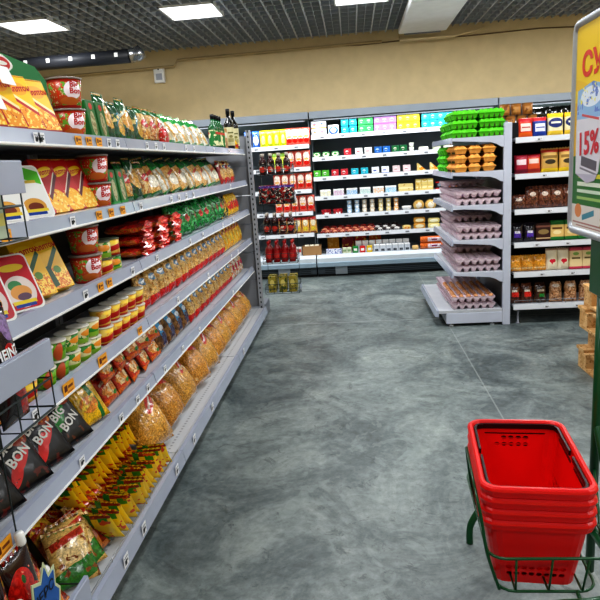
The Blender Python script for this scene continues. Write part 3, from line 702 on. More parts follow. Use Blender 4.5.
# --- fourth shelf
lrow(3, 1.50, .1, 3, [cr1], 'soup cup with red band, behind wires', 'cup', x=-1.12, rz0=45)
lrow(3, 1.83, .094, 2, [cg1], 'lime green sauce cup', 'cup', x=-1.12, stack=2, dz=.073)
lrow(3, 2.02, .094, 3, [cg2], 'cream sauce cup with green leaves', 'cup', x=-1.12, stack=2, dz=.073)
lrow(3, 2.33, .1, 5, [cr1], 'soup cup with red band', 'cup', x=-1.12, stack=2, dz=.081)
lrow(3, 2.88, .155, 14, [tr1], 'clear pasta bag with red base', 'bag', x=-1.14, lean=12, twist=5)
lrow(3, 5.06, .165, 6, [yl1], 'bright yellow pasta bag', 'bag', x=-1.14, lean=12)
# --- fifth shelf
lrow(4, 1.18, .165, 5, [bb1], 'black noodle packet with red chillies', 'packet', x=-1.11, lean=36, d=.035, twist=5, rz0=76)
lrow(4, 2.0, .178, 1, [bb2], 'black noodle packet with green chillies', 'packet', x=-1.11, lean=36, d=.035, rz0=76)
lrow(4, 2.17, .16, 1, [yp1], 'yellow noodle packet with green stripe', 'packet', x=-1.11, lean=30, d=.05, rz0=76)
lrow(4, 2.34, .15, 5, [or1], 'orange and red noodle packet', 'packet', x=-1.13, lean=26, stack=2, dz=.105, d=.045, twist=12)
lrow(4, 3.08, .16, 4, [bl1], 'brown pouch with blue ribbon print', 'pouch', x=-1.14, lean=15)
lrow(4, 3.72, .155, 10, [tr1], 'clear pasta bag with red base', 'bag', x=-1.14, lean=14, twist=5)
lrow(4, 5.3, .16, 4, [fl1], 'white pasta bag with flower print', 'bag', x=-1.14, lean=12)
# --- bottom shelf
lrow(5, 1.28, .13, 3, [tri2], 'broth packet with red top, shelf front', 'packet', x=-1.03, lean=35, twist=10)
lrow(5, 1.30, .14, 3, [tri2], 'broth packet with red top, shelf back', 'packet', x=-1.2, lean=25, twist=10)
lrow(5, 1.66, .08, 5, [tri1, tri1, tri2], 'tan broth packet, shelf front', 'packet', x=-1.04, lean=42, twist=22, rz0=60)
lrow(5, 1.66, .08, 5, [tri1], 'tan broth packet, shelf back', 'packet', x=-1.2, lean=35, twist=22, rz0=60)
for r, (xx, pr, nm) in enumerate(((-1.04, st1, 'front'), (-1.19, st2, 'middle'), (-1.34, st1, 'back'))):
    z0 = BASEZ + .004
    for k in range(14):
        for lv in range(1 if r == 0 else 2):
            lab = f'upright yellow soup packet, {ORD[k + 1]} from near end, {nm} row' + ('' if r == 0 else ', ' + ['lower', 'upper'][lv]) + ', bottom left shelf'
            p = (st1, st2)[(r + lv) % 2] if (r, lv) != (0, 0) else st1
            spawn(p, (xx + random.uniform(-.006, .006), 2.10 + .047 * k, z0 + lv * .13 + .01), (radians(32 + random.uniform(-5, 5)), random.uniform(-.07, .07), random.uniform(-.14, .14)), lab, 'packet', 'soup packets filed in rows')
lrow(5, 2.56, .29, 11, [bg1, bg2], 'big clear bag of tan pasta', 'bag', x=-1.07, lean=32, d=.14, twist=9, rz0=80)

# ------------------------------------------------------------------ wire basket racks at both ends
def rack(name, loc, label, zs, W, D, hb, rz=0, rail=True, rh=.06, z0=.0, zr=.55):
    """W along the front rail (local x), D deep (local y, front at -y)"""
    t = empty(name, loc, rz); tag(t, label, 'rack')
    fr = MB()
    for s in (-1, 1): fr.tube([(s * (W / 2 - .01), D / 2, z0), (s * (W / 2 - .01), D / 2, max(zs) + hb + .12)], .0026, WIRED, 8)
    fr.tube([(-W / 2, D / 2, z0 + .008), (W / 2, D / 2, z0 + .008)], .006, WIRED, 6); fr.obj('frame', t)
    for z in zs:
        b = MB(); x0, x1, y0, y1 = -W / 2, W / 2, -D / 2, D / 2
        for zz in (z, z + hb * .5, z + hb):
            b.tube([(x0, y0, zz), (x1, y0, zz), (x1, y1, zz), (x0, y1, zz)], .0032, WIRED, 6, closed=True)
        n = max(3, int(W / .08))
        for k in range(n + 1):
            x = x0 + W * k / n; b.tube([(x, y0, z + hb), (x, y0, z), (x, y1, z), (x, y1, z + hb)], .0026, WIRED, 5)
        m = max(2, int(D / .07))
        for k in range(1, m):
            y = y0 + D * k / m; b.tube([(x0, y, z + hb), (x0, y, z), (x1, y, z), (x1, y, z + hb)], .0026, WIRED, 5)
        o = b.obj('wire_basket', t)
        if not rail:
            MB().box((W / 2 + .012, -D / 4, z + hb * .6), (.004, D / 2, .05), RAIL).obj('price_rail', o)
        if rail:
            r = MB(); zt = z + hb * zr
            r.box((0, y0 - .014, zt), (W, .004, rh), RAIL, .0015).box((0, y0 - .008, zt + rh / 2), (W, .012, .006), RAIL)
            r.obj('price_rail', o)
    return t
# near rack: in front of the left run, close to the camera
NR = (-.95, 1.22, 0)
rack('wire_rack', NR, 'dark wire rack of three baskets standing beside the left shelves, nearest camera', [1.455, .98, .235], .62, .18, .17, radians(90), rh=.08, z0=BASEZ + .002, zr=.92)
ket = pouch('ketchup_pouch', .13, .30, .05, P_KET, [('HEINZ', .036, 0, .185, TXW), ('ТОМАТ', .024, 0, .15, TXW), ('КЕТЧУП', .021, 0, .125, TXW)], seal=P_KET)
tom = pouch('tomato_paste_pouch', .13, .2, .05, P_TOM)
MB().lathe([(.012, 0), (.014, .004), (.014, .022), (.011, .026)], WHITE, 14, c=(.045, 0, .2)).obj('spout_cap', tom)
mcp = carton('cracker_pack', .05, .16, .03, M('print_mint', '#b9c7b0', [('r', .5, .8, .5, .1, '#7ea04c'), ('r', .5, .3, .4, .1, '#d8cf74')]))
def rrow(proto, xs, ys, z, look, cat, where, lean=8, rz=90, scale=None):
    n = 0
    for x in xs:
        for y in ys:
            n += 1
            dep = '' if len(xs) == 1 else (', inner row' if x == xs[0] else ', outer row')
            spawn(proto, (x, y, z), (radians(-lean), 0, radians(rz)), f'{look}, {ORD[ys.index(y) + 1]} from near side{dep}, {where}', cat, f'{look} in {where}', scale=scale)
rrow(mcp, [-.98, -.91], [.97 + .057 * k for k in range(10)], 1.46, 'thin pale green snack pack', 'pack', 'top rack basket', 4)
rrow(ket, [-.98, -.91], [1.0, 1.14, 1.28, 1.42], .985, 'ketchup pouch with tomatoes and onion', 'pouch', 'second rack basket', 5)
rrow(tom, [-.985], [1.02, 1.165, 1.31, 1.455], .24, 'tall tomato paste pouch, inner row', 'pouch', 'lowest rack basket', 6, scale=(1.08, 1, 1.6))
rrow(tom, [-.91], [1.0, 1.14, 1.28, 1.42], .24, 'tomato paste pouch with white spout, outer row', 'pouch', 'lowest rack basket', 6, scale=(1, 1, 1.2))
# blue cut-out tag hanging on the lowest basket
bt = empty('shelf_tag', (-.842, 1.29, .52), radians(90)); bt.scale = (1.3, 1, 1.3); tag(bt, 'blue cut-out promotional tag with green edge on lowest rack basket', 'sign')
star = [(-.05, -.05), (.05, -.05), (.065, 0), (.05, .02), (.055, .06), (.03, .055), (.02, .09), (0, .06), (-.03, .075), (-.035, .04), (-.065, .03), (-.045, 0)]
MB().prism(star, 0, .003, M('tag_cream', '#c9d2a8', rough=.5)).obj('backing', bt)
MB().prism([(x * .86, .01 + (y - .01) * .86) for x, y in star], -.002, 0, M('tag_blue', '#2a5fa8', rough=.4)).text('НЕРС', .03, (0, -.0025, .03), TXK).obj('face', bt)

# far rack at the end of the run
FRX, FRY = -.785, 6.3
rack('wire_rack', (FRX, FRY, 0), 'dark wire rack of five hanging baskets at the far end of the left run', [1.50, 1.21, .90, .60, .28], .36, .24, .1, 0, rail=False, z0=.24)
bot = bottle('sauce_bottle', .03, .21, M('ketchup_red', '#3a0a0c', rough=.15, coat=.6), M('cap_pale', '#d9cfc0'), M('label_sauce', '#1a1214', [('e', .5, .3, .5, .3, '#d83a2a'), ('n', 30, .6, '#e8d8c8')]))
bot2 = bottle('syrup_bottle', .035, .22, M('syrup_red', '#8c0f14', rough=.1, coat=.6), M('cap_red', '#c01c1c'), M('label_syrup', '#a8181c', [('e', .5, .5, .4, .3, '#d83a34')]))
ch = pouch('chilli_bag', .12, .18, .05, M('print_chilli', '#2a1216', [('n', 26, .5, '#a81c1c'), ('n', 40, .6, '#e8dcc8'), ('r', .5, .9, .5, .06, '#5a3a8a')], rough=.2, coat=.6))
yb = carton('tea_carton', .08, .17, .06, M('print_olive', '#a9983c', [('n', 30, .55, '#4c5a24'), ('e', .5, .6, .3, .2, '#e6d67a')]))
def frow(p, n, z, look, cat, where, w=.33):
    for dyi, dy in enumerate((-.06, .05)):
        for k in range(n):
            spawn(p, (FRX - w / 2 + w / n * (k + .5), FRY + dy, z), (0, 0, random.uniform(-.2, .2)), f'{look}, {ORD[k + 1]} from left, {["front", "back"][dyi]} row, {where}', cat, f'{look} in {where}')
frow(bot, 4, 1.507, 'black sauce bottle with tomato label', 'bottle', 'top far basket')
frow(ch, 3, 1.217, 'dark bag of red chillies', 'bag', 'second far basket', .36)
frow(bot, 4, .907, 'black sauce bottle with tomato label', 'bottle', 'third far basket')
frow(bot2, 4, .607, 'deep red syrup bottle', 'bottle', 'fourth far basket')
frow(yb, 3, .287, 'olive green tea carton', 'box', 'lowest far basket')

# ------------------------------------------------------------------ refrigerated wall cases
FY = 8.57
CASE_IN = M('case_interior', '#7a848d', rough=.6); CASE_W = M('case_white', '#cdd5dc', rough=.35); CASE_G = M('case_grey', '#9aa3ac', rough=.4)
KICK = M('kick_grille', '#414a52', [('s', 'v', .16, .4, '#181c20', .5, .5, .46, .3)], rough=.5, vary=0)
def case(x0, x1, shelves, label, top=2.27):
    t = empty('refrigerated_case', ((x0 + x1) / 2, FY, 0)); w = (x1 - x0) / 2 - .004
    tag(t, label, 'fridge')
    MB().span(-w, w, .72, .8, .2, top, CASE_IN).obj('back_wall', t)
    MB().span(-w, w, -.06, .8, .04, .135, KICK).span(-w, w, -.03, .8, .135, .165, BLACK).span(-w, w, -.03, .8, 0, .04, BLACK).obj('kick_grille', t)
    for a, b in ((-w + .25, -w + .42), (w - .55, w - .38)): MB().span(a, b, -.07, -.06, .03, .165, CASE_G).obj('kick_bracket', t)
    MB().prism([(-.11, .165), (.8, .165), (.8, .31), (-.03, .31), (-.11, .27)], -w, w, CASE_W, 'x').prism([(-.125, .15), (-.11, .15), (-.11, .215), (-.125, .205)], -w, w, M('bumper', '#8fa2b0', rough=.3), 'x').obj('deck', t)
    MB().prism([(-.03, top - .09), (.8, top - .09), (.8, top + .02), (-.03, top)], -w, w, M('canopy', '#8b939d', rough=.4), 'x').obj('canopy', t)
    MB().prism([(.0, top - .09), (.78, top - .09), (.78, top - .2), (.7, top - .2)], -w, w, M('canopy_liner', '#59635f', rough=.5), 'x').obj('canopy_liner', t)
    for s in (-1, 1): MB().span(s * w, s * (w - .012), .14, .8, .3, top - .09, CASE_IN).obj('side_wall', t)
    MB().box((0, .03, top - .11), (2 * w - .1, .03, .02), GREYD).obj('light_cover', t)
    for z in shelves:
        o = MB().span(-w + .01, w - .01, .03, .7, z - .022, z, CASE_W).obj('shelf', t)
        r = MB().prism([(.012, z - .045), (.028, z - .045), (.03, z + .012), (.02, z + .012)], -w + .01, w - .01, RAILW, 'x')
        for k in range(int(2 * w / .28)):
            r.box((-w + .16 + .28 * k, .0125, z - .02), (.05, .002, .02), GREYD)
        r.obj('price_rail', o)
    la = bpy.data.lights.new('case_light', 'AREA'); la.shape = 'RECTANGLE'; la.size = 2 * w - .1; la.size_y = .12; la.energy = 8 * w; la.color = (.93, .98, 1)
    lo = bpy.data.objects.new('case_light', la); COL.objects.link(lo); lo.location = ((x0 + x1) / 2, FY - .07, top - .115); lo.rotation_euler = (radians(8), 0, 0)
    return t
LZ = [1.84, 1.535, 1.23, .92, .615]
RZ = [1.948, 1.655, 1.385, 1.118, .862, .592]
case(-2.6, -.565, LZ, 'left open refrigerated case with five shelves of red packs')
case(-.555, 1.95, RZ, 'middle open refrigerated case with six shelves of dairy')
case(1.96, 4.4, RZ, 'right open refrigerated case mostly hidden behind the bakery shelving')

def blk(name, w, h, d, base, *ly, rough=.35):
    return carton(name, w, h, d, M('print_' + base.strip('#') + str(len(MATS)), base, list(ly), rough=rough, vary=.06), bev=.004)
CN = ['top', 'second', 'third', 'fourth', 'fifth', 'sixth']
def pxx(px): return -.56 + (px - 311) / 70.3     # distance along the case front
def crow(side, si, px0, px1, n, proto, look, cat, stack=1, dz=.09, y=.1, rz=0, name=None, dep=''):
    zs = LZ if side == 'L' else RZ
    z = (zs[si] if si < len(zs) else .31) + .001
    nm = ('left' if side == 'L' else 'middle') + ' case'
    sn = f'{CN[si]} shelf' if si < len(zs) else 'bottom deck'
    a, b = pxx(px0), pxx(px1); st = (b - a) / n
    for k in range(n):
        for s in range(stack):
            pos = f'{ORD[k + 1]} from left' if n > 1 else ''
            if stack > 1: pos = (['lower', 'upper'] if stack == 2 else ['bottom', 'middle', 'top'])[s] + (', ' + pos if pos else '')
            lab = look + dep + (f', {pos}' if pos else '') + f', {sn}, {nm}'
            p = proto[k % len(proto)] if isinstance(proto, list) else proto
            spawn(p, (a + st * (k + .5), FY + y, z + s * dz), (0, 0, radians(rz)), lab, cat, f'{look} on {sn} of {nm}' if n * stack > 1 else None)
dairy = lambda c1, c2, c3='#f4f4f2': blk('dairy_pack', .1, .097, .07, c1, ('e', .42, .55, .22, .2, c3), ('r', .42, .5, .2, .08, c2), ('r', .5, .08, .5, .09, c2))
tub = lambda c, l='#e8e8e4', r=.034, h=.06: cup('dairy_tub', r * .85, r, h, M('tub_' + c.strip('#'), c, [('e', .5, .5, .3, .3, '#f2efe8'), ('n', 40, .6, c)], rough=.3), M('tublid_' + l.strip('#'), l, rough=.3), n=14)
# middle case
d_or = dairy('#e9eef4', '#e88a3a', '#4a7ac8'); d_tl = dairy('#1aa0b4', '#0c6a80', '#b8e8ec'); d_gr = dairy('#3aa85a', '#1a7a3c', '#c8ecd0'); d_pu = dairy('#a676c0', '#c8549a', '#ecdcf2')
d_ye = dairy('#f0d82a', '#e0b41a', '#fbf3a0'); d_cy = dairy('#27b4c8', '#0f86a4', '#c8f0f4'); d_bl = dairy('#2468b4', '#143c8c', '#b8d8f4'); d_rd = dairy('#c8303c', '#a0182a', '#f2e4e0'); d_wh = dairy('#e8ece8', '#c8505a')
d_lg = dairy('#58b83c', '#2c8a24', '#f0f4e0'); d_wb = dairy('#eef2fa', '#2a4cb0'); d_pk = dairy('#ead4d6', '#c88a94'); d_dg = dairy('#1c6a3c', '#0c4424', '#dce8c8')
crow('M', 0, 313, 327, 2, d_or, 'white dairy pack with orange print', 'pack', 2, .099)
crow('M', 0, 328, 340, 1, cup('dairy_tub', .07, .075, .13, M('tub_blue_round', '#dfe8f4', [('e', .5, .5, .42, .44, '#2458b0'), ('e', .5, .5, .26, .26, '#f2f6fa')]), WHITE), 'big round tub with blue ring', 'tub')
crow('M', 0, 341, 357, 2, d_tl, 'teal dairy pack', 'pack', 2, .099)
crow('M', 0, 358, 372, 2, d_gr, 'green dairy pack', 'pack', 2, .099)
crow('M', 0, 373, 394, 3, d_pu, 'purple dairy pack', 'pack', 2, .099)
crow('M', 0, 395, 416, 3, d_ye, 'yellow dairy pack', 'pack', 2, .099)
crow('M', 0, 418, 447, 4, d_cy, 'cyan dairy pack', 'pack', 2, .099)
oval = carton('cream_cheese_box', .105, .075, .09, M('print_oval', '#2c7a3c', [('e', .5, .5, .42, .36, '#e8eccc'), ('e', .5, .6, .2, .2, '#4a9a4c')], vary=.05), bev=.02)
crow('M', 1, 312, 339, 3, oval, 'rounded green cheese box', 'box')
crow('M', 1, 341, 352, 1, d_rd, 'red butter pack with white panel', 'pack')
crow('M', 1, 353, 371, 2, d_wh, 'white butter pack with red mark', 'pack')
crow('M', 1, 372, 388, 2, d_bl, 'blue butter pack', 'pack', 1)
crow('M', 1, 389, 404, 2, d_dg, 'dark green butter pack', 'pack', 1)
crow('M', 1, 405, 411, 1, tub('#d8dccc'), 'small pale tub', 'tub', 2, .061)
rnd = MB().lathe([(.06, 0), (.066, .01), (.066, .045), (.06, .055)], M('white_cheese', '#eceada', rough=.5), 20).obj('round_cheese')
rnd2 = MB().lathe([(.05, 0), (.056, .01), (.056, .1), (.05, .11)], M('white_cheese_wrap', '#e4e8cc', [('e', .5, .5, .3, .3, '#f6f4e6')], rough=.3), 20).obj('round_cheese')
crow('M', 1, 414, 425, 1, rnd, 'low round white cheese', 'cheese')
crow('M', 1, 427, 437, 1, rnd2, 'tall round white cheese', 'cheese')
crow('M', 1, 438, 448, 1, rnd, 'low round white cheese beside the egg shelving', 'cheese')
crow('M', 2, 312, 328, 2, d_lg, 'lime green butter pack', 'pack')
crow('M', 2, 329, 347, 2, d_rd, 'red and white butter pack', 'pack')
crow('M', 2, 348, 367, 2, d_cy, 'light blue butter pack', 'pack')
crow('M', 2, 368, 387, 2, d_wb, 'white butter pack with blue letters', 'pack')
crow('M', 2, 388, 408, 2, d_pk, 'pale pink butter pack', 'pack')
wm = M('wedge_cheese', '#e8c878', [('e', .5, .4, .3, .3, '#e8912c'), ('n', 30, .6, '#f4e4ac')], rough=.4)
wedge = MB().prism([(-.06, 0), (.075, 0), (-.05, .11), (-.06, .11)], -.03, .03, wm).obj('cheese_wedge')
crow('M', 2, 411, 448, 3, wedge, 'yellow cheese wedge with orange label', 'cheese')
yg = lambda c: blk('yogurt_multipack', .15, .095, .09, '#dfe2e0', ('n', 90, .5, c), ('s', 'u', .333, .08, '#b8c0c4'), ('r', .5, .9, .5, .12, '#f6f6f4'))
for a, c, nm in ((317, '#e6dcae', 'cream'), (330, '#dcA8cc'.lower(), 'pink'), (343, '#7ab4e4', 'blue'), (356, '#b4d8d0', 'mint'), (369, '#eab480', 'peach'), (381, '#78c4e8', 'sky blue')):
    crow('M', 3, a, a + 12, 1, yg(c), f'white yogurt multipack with {nm} print', 'pack', 1)
crow('M', 3, 394, 409, 1, blk('cheese_box', .2, .11, .09, '#e6d08a', ('r', .5, .5, .46, .1, '#f4e8b4'), ('n', 30, .62, '#c8a04a')), 'long cream coloured cheese box', 'box')
yc2 = blk('cheese_pack', .08, .08, .07, '#e8cf7e', ('r', .5, .6, .36, .12, '#f6eabc'), ('n', 20, .6, '#d4aa4c'))
crow('M', 3, 411, 428, 3, yc2, 'yellow cheese pack', 'pack', 2, .081)
crow('M', 3, 430, 442, 1, blk('sausage_pack', .16, .11, .07, '#22161a', ('r', .5, .12, .5, .12, '#c01c1c'), ('e', .3, .6, .16, .2, '#7a8c9c'), ('e', .7, .6, .16, .2, '#7a8c9c'), ('r', .5, .93, .5, .07, '#c01c1c')), 'black and red pack with grey circles', 'pack')
crow('M', 3, 443, 455, 2, blk('cheese_pack', .085, .1, .07, '#e8781c', ('e', .5, .5, .3, .3, '#f4b43c')), 'orange cheese pack', 'pack')
crow('M', 4, 317, 340, 2, blk('meat_pack', .13, .075, .08, '#8c1420', ('r', .55, .2, .24, .22, '#eceae8'), ('n', 40, .58, '#c8323c')), 'crimson meat pack with white label', 'pack')
for a, n, c, nm in ((342, 2, '#a8c8e4', 'pale blue'), (357, 2, '#dccab0', 'beige'), (373, 2, '#ecd48a', 'pale yellow'), (388, 1, '#e8a458', 'orange')):
    crow('M', 4, a, a + 7.6 * n, n, tub(c), f'{nm} dessert tub', 'tub', 3, .0605)
crow('M', 4, 397, 407, 1, MB().lathe([(.04, 0), (.065, .03), (.07, .055), (.064, .06)], WHITE, 18).obj('cheese_bowl'), 'white bowl shaped cheese tub', 'tub')
chz = MB(); chz.lathe([(.05, 0), (.075, .03), (.078, .075), (.055, .12), (.02, .135)], M('smoked_cheese', '#dcb66a', [('e', .5, .45, .28, .3, '#efe6d0'), ('n', 20, .6, '#c8923c')], rough=.4), 14); chz = chz.obj('smoked_cheese')
crow('M', 4, 408, 431, 2, chz, 'golden cheese head in film', 'cheese')
crow('M', 4, 433, 448, 1, wedge, 'pale cheese wedge beside the egg shelving', 'cheese')
def sausage(nm, c1, c2):
    mb = MB(); rr = random.Random(5)
    for k in range(5):
        a = rr.uniform(-.6, .6); x = (k - 2) * .02; z = .022 + .028 * (k % 3)
        mb.tube([(x - .045 * cos(a), -.03 + .03 * (k % 3), z), (x, -.03 + .03 * (k % 3), z + .012), (x + .045 * cos(a), -.03 + .03 * (k % 3), z)], .021, (c1, c2)[k % 2], 8)
    return mb.obj('sausage_pack')
sR = sausage('s', M('sausage_red', '#8c2018', rough=.25, coat=.5), M('sausage_cut', '#d88a6a', rough=.3))
sW = sausage('s', M('sausage_dark', '#2a1a1c', rough=.3), M('sausage_net', '#d8d4d0', rough=.4))
crow('M', 5, 318, 370, 7, sR, 'glossy red sausage bundle', 'sausage', 1)
crow('M', 5, 370, 394, 3, sW, 'dark sausage bundle in white net', 'sausage', 1)
crow('M', 5, 396, 407, 1, carton('cheese_block', .12, .06, .08, wm, bev=.02), 'yellow cheese block', 'cheese')
chb = carton('cheese_block', .16, .08, .09, M('cheese_orange_rind', '#d89a3c', [('e', .5, .5, .36, .3, '#efe2b8')]), bev=.02)
chb2 = carton('cheese_block', .16, .07, .09, M('cheese_cream', '#e6d488', [('e', .5, .5, .36, .3, '#f4eec8')]), bev=.02)
crow('M', 5, 408, 420, 1, chb, 'rounded cheese block with orange rind', 'cheese', 2, .082)
crow('M', 5, 422, 434, 1, chb2, 'rounded cream cheese block', 'cheese', 2, .072)
crow('M', 5, 436, 448, 1, chb2, 'rounded cream cheese block beside the egg shelving', 'cheese', 1)
spk = blk('dairy_pack', .06, .07, .06, '#dfe2ec', ('n', 50, .55, '#6a78b8'))
crow('M', 6, 321, 336, 4, spk, 'small white pack with blue print', 'pack', 1, y=.02)
crow('M', 6, 337, 346, 2, blk('dairy_pack', .06, .08, .06, '#d8dcc0', ('r', .5, .5, .4, .2, '#8ca47c')), 'small pale green pack', 'pack', y=.02)
for a, c, nm in ((347, '#1c8a3c', 'green'), (354, '#d42420', 'red'), (361, '#ecc41c', 'yellow')):
    crow('M', 6, a, a + 6, 1, blk('dairy_pack', .075, .09, .06, c, ('r', .5, .5, .3, .2, '#f0efe6')), f'small {nm} pack', 'pack', y=.02)
crow('M', 6, 368, 404, 6, blk('milk_carton', .078, .1, .07, '#cdd2da', ('r', .5, .25, .3, .16, '#3a3e48'), ('r', .5, .95, .5, .08, '#f4f4f4'), ('s', 'u', .5, .06, '#9aa0a8')), 'white milk carton with dark mark', 'carton', 1, y=.02)
crow('M', 6, 350, 404, 8, blk('milk_carton', .085, .15, .07, '#d8dce2', ('r', .5, .85, .5, .16, '#f2f2f2')), 'tall white milk carton', 'carton', 1, y=.14, dep=', back row')
crow('M', 6, 405, 413, 1, carton('cheese_block', .09, .06, .08, M('cheese_tan', '#e0bc7c'), bev=.02), 'small tan cheese block', 'cheese', y=.03)
for a, c, nm in ((321, '#d88a1c', 'orange'), (336, '#8c1c28', 'dark red'), (349, '#c42a1c', 'red'), (364, '#e2641c', 'bright orange')):
    crow('M', 6, a, a + 13, 1, blk('meat_box', .17, .2, .1, c, ('n', 20, .6, '#e8b04c')), f'{nm} box at the back', 'box', y=.35)
sg = MB().tube([(-.19, 0, .045), (-.175, 0, .045), (-.14, 0, .045), (.14, 0, .045), (.175, 0, .045), (.19, 0, .045)], .045, M('boiled_sausage', '#e8702a', [('r', .5, .5, .24, .3, '#e9d6dc'), ('r', .5, .5, .1, .12, '#8c2a5a')], rough=.2, coat=.5), 14).obj('boiled_sausage')
crow('M', 6, 415, 440, 1, sg, 'thick orange boiled sausage', 'sausage', 2, .088, y=.04)
# left case
bjp = pouch('juice_pouch', .1, .23, .06, M('print_blue_pouch', '#1c4ca8', [('e', .5, .45, .36, .3, '#e6ecf4'), ('n', 30, .55, '#3a78d0')], rough=.2, coat=.5))
yjp = pouch('juice_pouch', .1, .23, .06, M('print_yellow_pouch', '#f2d818', [('e', .5, .4, .26, .3, '#fbf28c'), ('r', .5, .15, .4, .05, '#a8b818')], rough=.2, coat=.5))
rjp = pouch('juice_pouch', .11, .235, .06, M('print_red_pouch', '#e2604e', [('e', .5, .62, .4, .3, '#f6e2d4'), ('e', .5, .28, .34, .12, '#e81c14'), ('e', .5, .5, .3, .06, '#f4b86a')], rough=.2, coat=.5))
ojp = pouch('juice_pouch', .11, .235, .06, M('print_orange_pouch', '#f0b45c', [('e', .5, .66, .32, .2, '#f8ecc8'), ('r', .5, .9, .5, .09, '#d83a34'), ('e', .5, .3, .34, .12, '#f4d23c'), ('r', .5, .08, .4, .04, '#8a3a1c')], rough=.2, coat=.5))
crow('L', 0, 246, 262, 2, bjp, 'blue and white snack pouch', 'pouch', y=.07)
crow('L', 0, 262, 288, 4, yjp, 'bright yellow snack pouch', 'pouch', y=.07)
crow('L', 0, 288, 310, 4, rjp, 'red and white snack pouch', 'pouch', y=.07, )
ygp = pouch('juice_pouch', .1, .22, .06, M('print_lime_pouch', '#e8dc5c', [('e', .5, .4, .3, .3, '#c8d848'), ('r', .5, .85, .5, .1, '#8cbc3c')], rough=.2, coat=.5))
crow('L', 1, 272, 286, 2, ygp, 'lime yellow snack pouch', 'pouch', y=.07)
crow('L', 1, 287, 310, 3, rjp, 'red and white snack pouch', 'pouch', y=.07)
crow('L', 2, 272, 311, 5, rjp, 'red and white snack pouch', 'pouch', y=.07)
crow('L', 3, 272, 312, 5, rjp, 'red and white snack pouch', 'pouch', y=.07)
crow('L', 4, 274, 313, 5, ojp, 'orange snack pouch with red top', 'pouch', y=.07)
cbx = MB(); cbm = M('cardboard', '#a98258', rough=.8)
for a, b, w, d in ((0, -.09, .26, .004), (0, .09, .26, .004), (-.13, 0, .004, .18), (.13, 0, .004, .18)): cbx.box((a, b, .065), (w, d, .13), cbm)
cbx.box((0, 0, .004), (.26, .18, .006), cbm)
cbx = cbx.obj('cardboard_box'); crow('L', 5, 297, 316, 1, cbx, 'open cardboard box of pale packets', 'box', y=.06)
crow('L', 5, 299, 314, 3, blk('sachet_box', .06, .14, .1, '#ead9b0', ('r', .5, .85, .5, .16, '#f4ecd4')), 'pale packet inside the cardboard box', 'packet', y=.06)
crow('L', 5, 286, 296, 2, blk('dairy_pack', .07, .12, .07, '#e8e4e0', ('r', .5, .6, .4, .2, '#c8403a')), 'white carton with red mark', 'carton', y=.03)

# ------------------------------------------------------------------ end bay with egg shelves (facing the aisle)
GY0, GY1 = 5.62, 6.87; PX = 1.37
EZ = [1.725, 1.425, 1.13, .815, .515]; EB = .16
eg = empty('egg_shelving', (PX, (GY0 + GY1) / 2, 0)); tag(eg, 'grey shelving bay stacked with egg trays facing the main aisle', 'shelving')
hl = (GY1 - GY0) / 2
PANELG = M('side_panel_grey', '#bfc4d2', rough=.45)
MB().span(-.035, .035, -hl, -hl + .04, .0, 1.83, PANELG, .006).obj('side_post', eg)
MB().span(-.035, .035, hl - .04, hl, .0, 1.83, PANELG, .006).obj('side_post', eg)
MB().span(.0, .02, -hl + .04, hl - .04, .1, 1.82, GREYD).obj('back_panel', eg)
for i, z in enumerate(EZ):
    fx = -.50
    o = MB().span(fx + .02, -.036, -hl + .005, hl - .005, z - .025, z, DECK, .002).obj('shelf', eg)
    MB().prism([(fx, z - .045), (fx + .02, z - .05), (fx + .02, z + .006), (fx + .008, z + .004)], -hl, hl, RAIL).obj('price_rail', o)
    for s in (-1, 1):
        MB().prism([(fx + .02, z - .025), (fx + .02, z - .004), (-.036, z - .004), (-.036, z - .1), (-.06, z - .095), (-.1, z - .07), (-.15, z - .052)], s * hl, s * (hl - .006), PANELG).obj('bracket', o)
o = MB().span(-.62, -.036, -hl + .005, hl - .005, EB - .03, EB, DECK, .003).obj('base_deck', eg)
MB().prism([(-.655, EB - .055), (-.62, EB - .06), (-.62, EB + .004), (-.64, EB + .002)], -hl, hl, RAIL).obj('price_rail', o)
MB().span(-.55, -.036, -hl, hl, .03, EB - .03, PANELG, .004).obj('plinth', eg)
for s in (-1, 1):
    for a in (-.5, -.12): MB().lathe([(.022, 0), (.022, .008), (.008, .012), (.008, .03)], CASE_W, 12, c=(a, s * (hl - .04), 0)).obj('foot', eg)
